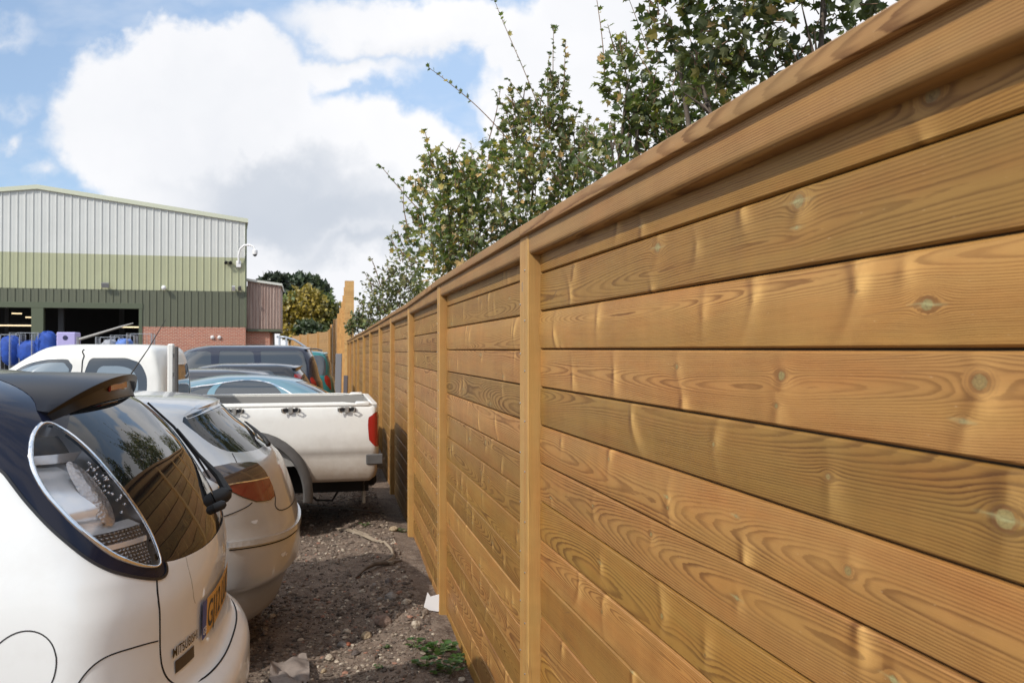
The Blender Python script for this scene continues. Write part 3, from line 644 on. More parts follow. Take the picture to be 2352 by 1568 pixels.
g = MB(); g.box(.20, .08, 1.75, .95, .118, 2.0); g.build('window', M_INT, AX)
# concrete dock in front of the doors
g = MB(); g.box(WW, -14, -.3, -4.2, .2, .52, bev=.03); dk = g.build('loading_platform', pmat('dock_concrete', (.30, .29, .27), .85), None, loc=(GX0, GY0, 0), rz=WRZ)
dk['kind'] = 'structure'
# fittings on the gable
M_CAMW = pmat('camera_white', (.75, .75, .74), .35)
c = empty('security_camera', wpt(-.32, -.06, 6.15), WRZ, 'white swan-neck security camera on the warehouse corner', 'camera')
g = MB(); g.box(-.14, -.10, -.18, .10, 0, .16, bev=.02); g.tube([(-.02, -.10, .05), (-.02, -.16, .45), (.06, -.22, .75), (.25, -.28, .93), (.50, -.34, .97), (.72, -.40, .88), (.80, -.42, .72)], .05, 10); g.build('bracket', M_CAMW, c, True, sharp=40)
g = MB(); g.lathe((.80, -.42, .74), (0, 0, -1), [(0, .06), (.05, .13), (.20, .14), (.27, .12)], 16); hd = g.build('housing', M_CAMW, c, True, sharp=40); g = MB(); g.lathe((.80, -.42, .47), (0, 0, -1), [(0, .11), (.06, .09), (.10, .03)], 14); g.build('dome', M_TRIM0 if 'M_TRIM0' in globals() else pmat('dome_black', (.02, .02, .02), .1), c, True)
c = empty('twin_spotlight', wpt(-.85, -.05, 6.22), WRZ, 'small black twin spotlight on the sage cladding left of the corner camera', 'spotlight')
for dx_ in (-.1, .12):
    g = MB(); g.lathe((dx_, -.18, .0), (0, -.8, -.5), [(-.08, .04), (0, .07), (.10, .085)], 12); g.build('lamp_head', pmat('black_plastic', (.02, .02, .02), .5), c, True, sharp=40)
g = MB(); g.box(-.16, -.12, -.02, .18, 0, .03); g.build('bracket', pmat('black_plastic', (.02, .02, .02), .5), c)
for nm, lb_, ct, x_, z_ in (('floodlight', 'grey floodlight over the large dark doorway', 'floodlight', -6.62, 4.93), ('wall_light', 'round white light on the gable between doorway and corner', 'light', -3.92, 4.86),
                            ('sensor_box', 'small grey sensor on the gable below the corner camera', 'sensor', -.58, 4.88), ('wall_speaker', 'dark little wall unit beside the warehouse corner', 'speaker', -.28, 4.88)):
    c = empty(nm, wpt(x_, -.04, z_), WRZ, lb_, ct); mm = {'floodlight': pmat('grey_metal', (.25, .25, .26), .4, .5), 'wall_light': M_CAMW, 'sensor_box': pmat('pale_grey', (.4, .4, .42), .5), 'wall_speaker': pmat('dark_grey_box', (.08, .08, .08), .5)}[nm]
    g = MB(); g.box(-.04, -.14, -.04, .04, 0, .04, bev=.01); g.build('bracket', mm, c); g = MB()
    if nm == 'wall_light': g.lathe((0, -.14, 0), (0, -1, -.2), [(0, .09), (.06, .12), (.14, .10), (.18, .03)], 14)
    else: g.obox((0, -.20, 0), (1, 0, 0), (0, .9, .4), (0, -.4, .9), .17 if nm == 'floodlight' else .08, .07, .11)
    g.build('lamp_head' if nm != 'sensor_box' else 'sensor_head', mm, c, True, sharp=30)
for i, x_ in enumerate((-1.62, -1.28)):
    g = MB(); g.lathe((0, 0, 0), (0, -1, 0), [(0, .10), (.05, .10), (.09, .06), (.10, .01)], 14); o = g.build('wall_vent', pmat('vent_white', (.62, .60, .58), .5), None, True, loc=wpt(x_, -.0, 2.36), rz=WRZ, sharp=40)
    tag(o, ('left' if i == 0 else 'right')+' one of two small white round vents on the brick base', 'vent', 'vents on the brick base')
# ------- yard clutter in front of the doors
def ray(px, py, Z): return ((px-1176)/1898*Z, Z, EYE+(802-py)/1898*Z)
M_CAGE = pmat('cage_steel', (.42, .44, .46), .4, .8); M_BAG = pmat('blue_mailbag', (.012, .06, .36), .75); vary(M_BAG, (.015, .075, .40), .5, 5, bump=.6, bscale=9)
M_BAGG = pmat('grey_sack', (.30, .31, .34), .8)
def cage(px, top, w, lab, Z=31.):
    x, y, z = ray(px, top, Z); h = 1.72; c = empty('roll_cage', (x, y, z-h), .25, lab, 'roll cage', 'roll cages outside the warehouse doors')
    g = MB(); hw = w/2
    for sx in (-hw, hw):
        for sy in (-.35, .35): g.tube([(sx, sy, .15), (sx, sy, h)], .018, 6)
        for k in range(1, 5): g.tube([(sx, -.35+.14*k, .2), (sx, -.35+.14*k, h-.03)], .006, 4)
        for zz in (.2, .6, 1.0, 1.4, h): g.tube([(sx, -.35, zz), (sx, .35, zz)], .010, 5)
    for k in range(1, 6): g.tube([(-hw+w*k/6, .35, .2), (-hw+w*k/6, .35, h)], .006, 4)
    for zz in (.2, 1.0, h): g.tube([(-hw, .35, zz), (hw, .35, zz)], .012, 5)
    g.build('frame', M_CAGE, c); g = MB(); g.box(-hw, -.36, .13, hw, .36, .18); g.build('base', M_CAGE, c)
    for sx in (-hw+.08, hw-.08):
        for sy in (-.28, .28): g = MB(); g.lathe((sx-.02, sy, .065), (1, 0, 0), [(0, .06), (.04, .06)], 10); g.build('castor', pmat('castor_black', (.03, .03, .03), .6), c)
    return x, y, z-h
def lump(name, x, y, z, rx, ry, rz_, mat, lab, cat, grp, seed):
    r_ = np.random.default_rng(seed); nu, nv = 18, 12; V = []
    for j in range(nv+1):
        for i in range(nu):
            a = 2*pi*i/nu; b_ = -pi/2+pi*j/nv; k = 1+.22*sin(3*a+seed+2*b_)*cos(b_)+.12*sin(7*a+5*b_+seed)
            V.append((rx*cos(a)*abs(cos(b_))**.6*k, ry*sin(a)*abs(cos(b_))**.6*k, rz_*np.sign(sin(b_))*abs(sin(b_))**.7*(1+.1*sin(5*a))))
    F_ = [(j*nu+i, j*nu+(i+1) % nu, (j+1)*nu+(i+1) % nu, (j+1)*nu+i) for j in range(nv) for i in range(nu)]
    o = np_mesh(name, V, F_, mat, None, True, loc=(x, y, z)); tag(o, lab, cat, grp)
gB = 'sacks in the roll cages'
c1_ = cage(23, 768, .85, 'leftmost roll cage holding a blue sack'); lump('mail_sack', c1_[0]+.05, c1_[1], c1_[2]+1.12, .36, .3, .52, M_BAG, 'big blue sack in the leftmost roll cage', 'sack', gB, 1)
c2_ = cage(62, 764, .95, 'roll cage with yellow corner caps, second from the left'); lump('mail_sack', c2_[0]+.1, c2_[1], c2_[2]+1.0, .40, .3, .40, M_BAG, 'blue sack slumped low in the cage with yellow caps', 'sack', gB, 2)
c3_ = cage(112, 768, .95, 'roll cage left of the lilac container'); lump('mail_sack', c3_[0]-.05, c3_[1], c3_[2]+1.35, .36, .3, .46, M_BAG, 'blue sack bulging over the top beside the lilac container', 'sack', gB, 3)
c4_ = cage(252, 774, .80, 'roll cage right of the slanting pole, with a grey sack'); lump('mail_sack', c4_[0], c4_[1], c4_[2]+1.25, .30, .3, .36, M_BAGG, 'pale grey sack in the cage right of the slanting pole', 'sack', gB, 4)
c5_ = cage(285, 770, .80, 'roll cage with pale blue sack before the doorway edge'); lump('mail_sack', c5_[0], c5_[1], c5_[2]+1.30, .30, .3, .28, pmat('pale_blue_sack', (.12, .22, .55), .8), 'light blue sack in the cage before the doorway edge', 'sack', gB, 5)
cage(324, 766, .85, 'empty roll cage in front of the brick base')
x, y, z = ray(158, 763, 29.5); c = empty('lilac_container', (x, y, z-1.5), .2, 'pale lilac plastic container with a round dark hole', 'container')
M_LIL = pmat('lilac_plastic', (.42, .38, .66), .5); g = MB(); g.box(-.31, -.3, 0, .31, .3, 1.5, bev=.03); g.build('body', M_LIL, c)
g = MB(); g.lathe((-.02, -.302, 1.30), (0, -1, 0), [(0, .085), (.006, .085), (.007, .06)], 18); g.build('round_hole', pmat('hole_navy', (.02, .02, .07), .6), c)
g = MB(); a = Vector(ray(180, 780, 29.)); b_ = Vector(ray(306, 742, 29.)); b2 = Vector(ray(272, 752, 29.)); base_ = Vector((a.x, a.y, 0)); 
c = empty('raised_barrier', (a.x, a.y, 0), 0, 'slim grey pole slanting up across the dark doorway', 'barrier'); g.tube([(0, 0, 0), (0, 0, a.z+.1)], .06, 8); g.build('post', pmat('grey_metal', (.25, .25, .26), .4, .5), c)
g = MB(); g.tube([(0, 0, a.z), tuple(b2-base_), tuple(b_-base_)], [.05, .035, .018], 8); g.build('boom', pmat('boom_grey', (.30, .29, .27), .6), c)
# curved metal hoop frame beyond the teal car
c0 = ray(640, 802, 27.); c = empty('hoop_frame', (c0[0], c0[1], -.17), 0, 'curved galvanised hoop frame with uprights in front of the autumn tree', 'frame')
M_GAL = pmat('galvanised_grey', (.34, .37, .41), .4, .5); g = MB()
P_ = lambda px, py: tuple(Vector(ray(px, py, 27.))-Vector((c0[0], c0[1], -.17)))
g.tube([P_(636, 773), P_(655, 774), P_(676, 780), P_(692, 790), P_(706, 800), P_(719, 809)], .036, 8); g.build('hoop', M_GAL, c, True)
for px, py in ((642, 774), (658, 775), (719, 809)):
    g = MB(); q = P_(px, py); g.tube([(q[0], q[1], 0), q], .035, 8); g.build('upright', M_GAL, c, True)
for (px, top, Z, w, lab, nm, cc) in ((776, 812, 26.6, .20, 'grey board leaning upright by the tall screen', 'grey_board', (.17, .175, .19)), (793, 862, 25.6, .13, 'short dark post at the foot of the tall screen', 'dark_post', (.10, .09, .10))):
    x, y, z = ray(px, top, Z); g = MB(); g.box(-w/2, -.03, 0, w/2, .03, z+.17, bev=.008)
    v = g.v; g.v = [(p[0]+p[2]*.02, p[1], p[2]) for p in v]; o = g.build(nm, pmat(nm+'_paint', cc, .7), None, loc=(x, y, -.17)); tag(o, lab, 'board' if 'board' in nm else 'post')
# ================================================================== car surface
def pchip(xk, yk, x):
    xk = np.asarray(xk, float); yk = np.asarray(yk, float); h = np.diff(xk); d = np.diff(yk)/h
    m = np.zeros_like(yk)
    for i in range(1, len(xk)-1):
        if d[i-1]*d[i] > 0:
            w1 = 2*h[i]+h[i-1]; w2 = h[i]+2*h[i-1]; m[i] = (w1+w2)/(w1/d[i-1]+w2/d[i])
    m[0] = d[0]; m[-1] = d[-1]
    x = np.clip(x, xk[0], xk[-1]); i = np.clip(np.searchsorted(xk, x)-1, 0, len(h)-1)
    u = (x-xk[i])/h[i]; u2 = u*u; u3 = u2*u
    return (2*u3-3*u2+1)*yk[i]+(u3-2*u2+u)*h[i]*m[i]+(-2*u3+3*u2)*yk[i+1]+(u3-u2)*h[i]*m[i+1]
class Surf:
    """closed belt of horizontal sections: keys = z, rear, front, half width, rear cap, front cap, rear n, front n"""
    def __init__(s, keys, bow=.05):
        K = np.array(keys, float); s.K = K; s.bow = bow
        dd = np.sqrt(np.diff(K[:, 0])**2+.3*np.diff(K[:, 1])**2+.3*np.diff(K[:, 2])**2*.2+np.diff(K[:, 3])**2)
        s.tk = np.concatenate([[0], np.cumsum(dd)]); s.T = s.tk[-1]
        s.Ls = float(K[len(K)//3, 1]-K[len(K)//3, 2]-K[len(K)//3, 4]-K[len(K)//3, 5])
        s.Smax = 2+s.Ls
        s.tt = np.linspace(0, s.T, 3000); s.zz = pchip(s.tk, K[:, 0], s.tt)
    def row(s, t): return [pchip(s.tk, s.K[:, j], t) for j in range(8)]
    def P(s, S_, t):
        S_ = np.asarray(S_, float); t = np.asarray(t, float)
        z, r, f, w, La, Lf, nr, nf = s.row(t)
        A = np.abs(S_); sg = np.sign(S_)
        ph = np.clip(A, 0, 1)*pi/2; c1 = np.cos(ph); s1 = np.sin(ph)
        a1 = r-La+La*np.maximum(c1, 1e-9)**(2/nr); b1 = w*np.maximum(s1, 1e-9)**(2/nr)
        u = np.clip((A-1)/s.Ls, 0, 1); a2 = (r-La)+(f+Lf-r+La)*u; b2 = w
        ph3 = np.clip(A-1-s.Ls, 0, 1)*pi/2; c3 = np.cos(ph3); s3 = np.sin(ph3)
        a3 = f+Lf-Lf*np.maximum(s3, 1e-9)**(2/nf); b3 = w*np.maximum(c3, 1e-9)**(2/nf)
        a = np.where(A <= 1, a1, np.where(A <= 1+s.Ls, a2, a3)); b = np.where(A <= 1, b1, np.where(A <= 1+s.Ls, b2, b3))
        ac = (s.K[4, 1]+s.K[4, 2])/2; Lh = (s.K[4, 1]-s.K[4, 2])/2
        b = b*(1-s.bow*((a-ac)/Lh)**2)
        return np.stack([a, b*sg, z], -1)
    def N(s, S_, t):
        e = 2e-3; sm = s.Smax
        p1 = s.P(np.clip(S_+e, -sm, sm), t); p0 = s.P(np.clip(S_-e, -sm, sm), t)
        q1 = s.P(S_, np.clip(t+e, 0, s.T)); q0 = s.P(S_, np.clip(t-e, 0, s.T))
        n = np.cross(p1-p0, q1-q0); l = np.linalg.norm(n, axis=-1, keepdims=True)
        n = np.where(l > 1e-12, n/np.maximum(l, 1e-12), np.array([0, 0, 1.]))
        return n
    def tz(s, z): return np.interp(z, s.zz, s.tt)
    def side(s, a, z, sg=-1):
        t = float(s.tz(z)); _, r, f, w, La, Lf, nr, nf = [float(x) for x in s.row(np.array(t))]
        if a > r-La: A = math.acos(min(1, max(0, (a-(r-La))/La))**(nr/2))/(pi/2)
        elif a > f+Lf: A = 1+(r-La-a)/((r-La)-(f+Lf))*s.Ls
        else: A = 1+s.Ls+math.asin(min(1, max(0, ((f+Lf)-a)/Lf))**(nf/2))/(pi/2)
        return (A*sg, t)
    def rear(s, b, z):
        t = float(s.tz(z)); _, r, f, w, La, Lf, nr, nf = [float(x) for x in s.row(np.array(t))]
        for _i in range(4):
            A = math.asin(min(1., (abs(b)/w))**(nr/2))/(pi/2)
            p = s.P(np.array(A), np.array(t)); w = w*(float(p[1])/max(1e-6, abs(b))) if abs(b) > 1e-3 else w
            break
        return (A*(1 if b >= 0 else -1), t)
EV_KEYS = [  # z, r, f, w, La, Lf, nr, nf
 [.20, -.16, -3.22, .62, .30, .40, 2.6, 2.4], [.30, -.07, -3.34, .67, .32, .42, 2.6, 2.4], [.42, -.04, -3.39, .70, .33, .45, 2.6, 2.4], [.54, -.028, -3.40, .722, .33, .45, 2.5, 2.4],
 [.65, -.003, -3.39, .735, .34, .45, 2.45, 2.4], [.726, -.003, -3.36, .738, .34, .45, 2.4, 2.4], [.775, -.018, -3.33, .738, .335, .45, 2.4, 2.3], [.80, -.045, -3.31, .738, .32, .45, 2.4, 2.3],
 [.822, -.078, -3.28, .738, .30, .45, 2.4, 2.3], [.88, -.092, -3.20, .737, .295, .5, 2.4, 2.3], [.965, -.090, -3.05, .735, .295, .6, 2.35, 2.3], [1.076, -.084, -2.88, .728, .29, .6, 2.35, 2.3],
 [1.15, -.094, -2.77, .718, .29, .6, 2.3, 2.3], [1.20, -.112, -2.70, .708, .29, .6, 2.3, 2.3], [1.28, -.150, -2.58, .69, .29, .6, 2.3, 2.3], [1.36, -.195, -2.46, .668, .285, .6, 2.3, 2.3],
 [1.465, -.265, -2.28, .64, .28, .6, 2.3, 2.3], [1.53, -.325, -2.14, .612, .27, .6, 2.3, 2.3], [1.58, -.385, -2.02, .585, .27, .6, 2.3, 2.3], [1.622, -.47, -1.92, .548, .27, .5, 2.3, 2.3],
 [1.656, -.60, -1.82, .48, .25, .4, 2.3, 2.3], [1.680, -.76, -1.68, .37, .2, .3, 2.3, 2.3], [1.692, -.90, -1.55, .25, .15, .2, 2.3, 2.3], [1.697, -1.05, -1.3, .02, .05, .1, 2.3, 2.3]]
EV_O = (-.88, 2.763); CAR_TH = math.atan2(.22, .975)

AS_KEYS = [
 [.20, -.22, -4.0, .74, .40, .5, 2.4, 2.4], [.265, -.125, -4.12, .80, .42, .6, 2.4, 2.3], [.40, -.075, -4.20, .855, .45, .6, 2.4, 2.3], [.455, -.045, -4.23, .875, .45, .62, 2.4, 2.3], [.49, -.006, -4.25, .898, .46, .65, 2.4, 2.3],
 [.61, 0, -4.25, .905, .46, .65, 2.4, 2.3], [.70, -.008, -4.23, .908, .46, .65, 2.4, 2.3], [.80, -.030, -4.15, .905, .46, .7, 2.3, 2.3], [.90, -.058, -3.9, .898, .45, .8, 2.3, 2.3],
 [.99, -.088, -3.5, .885, .44, .8, 2.3, 2.3], [1.055, -.115, -3.25, .868, .42, .8, 2.3, 2.3], [1.10, -.148, -3.1, .85, .41, .8, 2.3, 2.3], [1.15, -.21, -2.95, .825, .40, .7, 2.3, 2.3],
 [1.20, -.27, -2.80, .80, .38, .6, 2.3, 2.3], [1.27, -.35, -2.62, .765, .35, .5, 2.3, 2.3], [1.34, -.43, -2.42, .725, .32, .5, 2.3, 2.3], [1.41, -.50, -2.2, .67, .28, .5, 2.3, 2.3], [1.445, -.58, -2.05, .61, .25, .4, 2.3, 2.3],
 [1.47, -.74, -1.9, .50, .2, .3, 2.3, 2.3], [1.485, -.95, -1.75, .34, .15, .2, 2.3, 2.3], [1.49, -1.25, -1.5, .02, .05, .05, 2.3, 2.3]]
AS_O = (-1.339, 5.231)
CN = np.array([.975, .22]); CUu = np.array([-.22, .975])
def gz(y):
    return float(np.interp(y, [10, 14.7, 19.4, 24, 27], [0, -.05, -.10, -.15, -.17]))
# ---- vehicle materials
def carpaint(name, col, rough=.28, metal=0., coat=.8, dirt=None, flake=0.):
    m = pmat(name, col, rough, metal, coat); t, b = mnodes(m); co = t.new('ShaderNodeTexCoord').outputs['Object']
    g = t.noise(co, 2.3, 5, .6); c = t.mix(t.mr(g, .35, .7), col, tuple(x*.985 for x in col))
    if dirt:
        sp_ = t.new('ShaderNodeSeparateXYZ'); t.l.new(co, sp_.inputs[0])
        k = t.m('ADD', t.m('MULTIPLY', t.mr(sp_.outputs[2], dirt[1], dirt[2]), 1.0), t.m('MULTIPLY', t.m('SUBTRACT', t.noise(co, 7, 6, .65), .5), .5), clamp=True)
        k = t.m('MULTIPLY', k, dirt[3]); c = t.mix(k, c, dirt[0])
        t.set(b.inputs['Coat Weight'], t.m('SUBTRACT', coat, t.m('MULTIPLY', k, coat*.8))); t.set(b.inputs['Roughness'], t.m('ADD', rough, t.m('MULTIPLY', k, .4)))
    dust = t.mr(t.noise(co, 160, 3, .7), .66, .8, 0, .35); c = t.mix(dust, c, tuple(x*.8 for x in col))
    t.set(b.inputs['Base Color'], c); t.set(b.inputs['Normal'], t.bump(t.noise(co, 3.5, 2), .012, .02))
    return m
M_PW = carpaint('white_paint', (.78, .80, .79), .30, dirt=((.33, .25, .17), .55, .25, .8))
M_PW2 = carpaint('pickup_white_paint', (.74, .73, .68), .38, coat=.35, dirt=((.21, .145, .09), .98, .56, .85))
M_PSIL = carpaint('silver_paint', (.47, .48, .485), .33, .45, dirt=((.22, .17, .12), .55, .25, .7))
M_PBLU = carpaint('pale_blue_paint', (.155, .285, .345), .30, .45)
M_PGRY = carpaint('dark_grey_paint', (.06, .06, .065), .3, .4)
M_PBLK = carpaint('black_paint', (.012, .012, .014), .2, 0)
M_PNAV = carpaint('navy_paint', (.022, .026, .045), .25, .3)
M_PTEA = carpaint('teal_paint', (.012, .17, .175), .3, .1)
M_RBLK = carpaint('gloss_black_roof', (.009, .011, .024), .16, 0, coat=.22)
M_RBLK.node_tree.nodes['Principled BSDF'].inputs['Specular IOR Level'].default_value = .2
M_GLS = pmat('tinted_glass', (.008, .009, .010), .02, 0, 0, spec=.62)
M_GLS2 = pmat('side_glass', (.05, .06, .07), .05, 0, .6, spec=.6)
M_RUB = pmat('black_rubber', (.015, .015, .015), .6); vary(M_RUB, (.02, .019, .018), .4, 20)
M_TRIM = pmat('black_trim', (.018, .018, .02), .35)
M_DARK = pmat('dark_underside', (.008, .008, .008), .9)
M_GAPC = pmat('panel_gap', (.006, .006, .007), .8)
M_TYRE = pmat('tyre_rubber', (.02, .019, .018), .75); vary(M_TYRE, (.028, .025, .022), .4, 9)
M_RIM = pmat('alloy_rim', (.45, .45, .46), .35, .9)
M_CHR = pmat('chrome', (.85, .86, .88), .06, 1.0)
M_RED = pmat('red_lens', (.30, .010, .008), .12, 0, .8)
M_SMK = pmat('smoked_lens', (.055, .038, .030), .12, .15, 1.0)
M_WLENS = pmat('clear_lens_white', (.5, .42, .36), .12, .4, 1.0)
M_PLATE = pmat('plate_yellow', (.72, .36, .015), .35, 0, .3)
M_PLBLU = pmat('plate_blue', (.01, .04, .25), .35)
M_INK = pmat('plate_black', (.008, .008, .008), .4)
M_GREYP = pmat('grey_plastic', (.085, .085, .085), .55); vary(M_GREYP, (.10, .095, .09), .3, 12)

def in_poly(px, py, poly):
    p = np.asarray(poly); x = p[:, 0]; y = p[:, 1]; ins = np.zeros(len(px), bool); j = len(p)-1
    for i in range(len(p)):
        c = ((y[i] > py) != (y[j] > py)) & (px < (x[j]-x[i])*(py-y[i])/((y[j]-y[i]) if y[j] != y[i] else 1e-12)+x[i])
        ins ^= c; j = i
    return ins
def densify(poly, st, closed=True):
    out = []; n = len(poly)
    for i in range(n if closed else n-1):
        a = np.array(poly[i]); b = np.array(poly[(i+1) % n]); k = max(1, int(np.linalg.norm(b-a)/st))
        for q in range(k): out.append(tuple(a+(b-a)*q/k))
    if not closed: out.append(tuple(poly[-1]))
    return out
def smooth_poly(poly, it=2, closed=True):
    p = np.array(poly, float)
    for _ in range(it):
        if closed: q = np.roll(p, -1, 0); p = np.stack([p*.75+q*.25, p*.25+q*.75], 1).reshape(-1, p.shape[1])
        else:
            a, b = p[:-1], p[1:]; p = np.vstack([p[:1], np.stack([a*.75+b*.25, a*.25+b*.75], 1).reshape(-1, p.shape[1]), p[-1:]])
    return [tuple(x) for x in p]
def mirror(poly): return [(-a, b) for a, b in poly][::-1]
def shell(root, surf, step, body_mat, regions, body_name='body', top=True, body_label=None):
    """triangulate the (s,t) domain with the region outlines as constraints; one mesh per region"""
    Sm, T_ = surf.Smax, surf.T
    ns = int(2*Sm/step); nt = max(6, int(T_/step*1.15))
    g = [(s_, t_) for s_ in np.linspace(-Sm, Sm, ns) for t_ in np.linspace(0, T_, nt)]
    pts = list(g); edges = []
    polys = []
    for R in regions:
        pl = densify([(min(max(a, -Sm), Sm), min(max(b, 0), T_)) for a, b in R['poly']], step*.6); polys.append(pl)
        b0 = len(pts); pts += pl; edges += [(b0+i, b0+(i+1) % len(pl)) for i in range(len(pl))]
    res = delaunay_2d_cdt([Vector(p) for p in pts], edges, [], 0, 1e-5)
    V2 = np.array([(v.x, v.y) for v in res[0]]); Fc = np.array([f for f in res[2]], int)
    cen = V2[Fc].mean(1); lab = np.full(len(Fc), -1)
    for i, pl in enumerate(polys): lab[in_poly(cen[:, 0], cen[:, 1], pl)] = i
    P3 = surf.P(V2[:, 0], V2[:, 1]); N3 = surf.N(V2[:, 0], V2[:, 1])
    tv = Fc.copy(); nn = np.cross(P3[tv[:, 1]]-P3[tv[:, 0]], P3[tv[:, 2]]-P3[tv[:, 0]])
    flip = (nn*N3[tv[:, 0]]).sum(1) < 0; Fc[flip] = Fc[flip][:, ::-1]
    area = np.linalg.norm(nn, axis=1); ok = area > 1e-10
    def patch(sel, name, mats, off=0., skirt=.014, parent=root, mi=None, thick_dir=1):
        f = Fc[sel & ok]
        if len(f) == 0: return None
        m_ = None if mi is None else mi[sel & ok]
        u, inv = np.unique(f, return_inverse=True); f2 = inv.reshape(f.shape)
        V = P3[u]+N3[u]*off; N = N3[u].copy(); uv = V2[u]
        ed = np.sort(np.concatenate([f2[:, [0, 1]], f2[:, [1, 2]], f2[:, [2, 0]]]), 1)
        dr = np.concatenate([f2[:, [0, 1]], f2[:, [1, 2]], f2[:, [2, 0]]])
        key = ed[:, 0]*len(u)+ed[:, 1]; uq, ix, ct = np.unique(key, return_index=True, return_counts=True)
        be = dr[ix[ct == 1]]
        onseam = (np.abs(np.abs(uv[be[:, 0], 0])-Sm) < 1e-6) & (np.abs(np.abs(uv[be[:, 1], 0])-Sm) < 1e-6)
        onseam |= (uv[be[:, 0], 1] > T_-1e-6) & (uv[be[:, 1], 1] > T_-1e-6) if top else False
        be = be[~onseam]
        if len(be) and skirt:
            bv = np.unique(be); mp = np.full(len(u), -1); mp[bv] = np.arange(len(bv))+len(V)
            n0 = len(V); Vi = V[bv]-N[bv]*skirt
            # duplicate rim so the skirt gets its own normals
            rim = V[bv]; V = np.vstack([V, rim, Vi]); N = np.vstack([N, N[bv], N[bv]]); uv = np.vstack([uv, uv[bv], uv[bv]])
            r0 = mp; r1 = np.where(mp >= 0, mp+len(bv), -1)
            sk = np.vstack([np.stack([r0[be[:, 1]], r0[be[:, 0]], r1[be[:, 0]]], 1), np.stack([r0[be[:, 1]], r1[be[:, 0]], r1[be[:, 1]]], 1)])
            f2 = np.vstack([f2, sk]); 
            if m_ is not None: m_ = np.concatenate([m_, np.full(len(sk), 1)])
        return np_mesh(name, V, f2, mats, parent, True, mi=m_, N=N, uv=uv)
    out = {}
    bsel = lab == -1; mi = np.zeros(len(Fc), int); mats = [body_mat, M_GAPC]
    for i, R in enumerate(regions):
        if R.get('kind') == 'mat':
            bsel = bsel | (lab == i)
            mats.append(R['mat']); mi[lab == i] = len(mats)-1
    o = patch(bsel, body_name, mats, 0., .03, mi=mi)
    out['body'] = o
    if body_label: o['label'] = body_label
    for i, R in enumerate(regions):
        if R.get('kind') in ('mat', 'cut'): continue
        q = patch(lab == i, R['name'], R['mat'], R.get('off', 0.), R.get('skirt', .014), parent=R.get('parent') or root)
        if q is not None and R.get('label'): q['label'] = R['label']
        out.setdefault(R['name'], []).append(q)
    return out
def ribbon(b, surf, pts, w=.005, h=.0012, mi=0, step=.02, lift=None):
    """dark or bright line lying on the surface along (s,t) points"""
    pl = densify(smooth_poly(pts, 2, False), step, False); A = np.array(pl)
    P3 = surf.P(A[:, 0], A[:, 1]); N3 = surf.N(A[:, 0], A[:, 1]); d = np.gradient(P3, axis=0)
    sd = np.cross(N3, d); sd /= np.maximum(np.linalg.norm(sd, axis=1, keepdims=True), 1e-9)
    v = []; n = len(A)
    for i in range(n):
        c = P3[i]+N3[i]*h
        v += [c-sd[i]*w/2-N3[i]*(h+.002), c-sd[i]*w/2, c+sd[i]*w/2, c+sd[i]*w/2-N3[i]*(h+.002)]
    f = []
    for i in range(n-1):
        for k in range(3): f.append((4*i+k, 4*i+k+1, 4*i+4+k+1, 4*i+4+k))
    b.add(v, f, mi)
def text_mesh(s, size=1.0, spacing=1.0, ext=0):
    cu_ = bpy.data.curves.new('lettering', 'FONT'); cu_.body = s; cu_.size = size; cu_.space_character = spacing; cu_.offset = .012*size
    o = bpy.data.objects.new('lettering', cu_); C.objects.link(o)
    bpy.context.view_layer.update(); dg = bpy.context.evaluated_depsgraph_get()
    me = bpy.data.meshes.new_from_object(o.evaluated_get(dg))
    V = np.array([v.co[:] for v in me.vertices]); F = [tuple(p.vertices) for p in me.polygons]
    bpy.data.objects.remove(o); bpy.data.curves.remove(cu_); bpy.data.meshes.remove(me)
    return V, F
def rear_decal(b, surf, V, F, b0, z0, sx, sz, mi, h=.003, slant=0):
    """lay a flat (x,y) shape on the tail: x runs across the car, y up"""
    base = len(b.v); W = []
    for x, y, *_ in V:
        st = surf.rear(b0+x*sx, z0+y*sz+slant*x); S1 = np.array(st[0]); t1 = np.array(st[1])
        p = surf.P(S1, t1)+surf.N(S1, t1)*h
        # correct for bow so that b is exact
        W.append(p)
    b.add(W, F, mi)
def wheel(root, a, b, r, w, sgn):
    rim = MB(); rr = r*.66
    rim.lathe((a, b+sgn*(w/2-.02), r), (0, sgn, 0), [(-.10, rr), (.0, rr), (.012, rr*.97), (.012, rr*.9), (-.03, rr*.86), (-.05, rr*.5), (-.02, rr*.2), (-.015, .001)], 28)
    for k in range(5):
        t = k*2*pi/5+.3; e = Vector((cos(t), 0, sin(t)))
        rim.obox(Vector((a, b+sgn*(w/2-.025), r))+e*rr*.5, e, (0, 1, 0), e.cross(Vector((0, 1, 0))), rr*.45, .012, rr*.10)
    ro = rim.build('wheel', M_RIM, root, True, sharp=40)
    ty = MB(); ty.lathe((a, b, r), (0, 1, 0), [(-w/2+.01, rr), (-w/2, rr+.02), (-w/2, r*.93), (-w/2+.025, r*.99), (0, r), (w/2-.025, r*.99), (w/2, r*.93), (w/2, rr+.02), (w/2-.01, rr)], 40)
    ty.build('tyre', M_TYRE, ro, True, sharp=50)
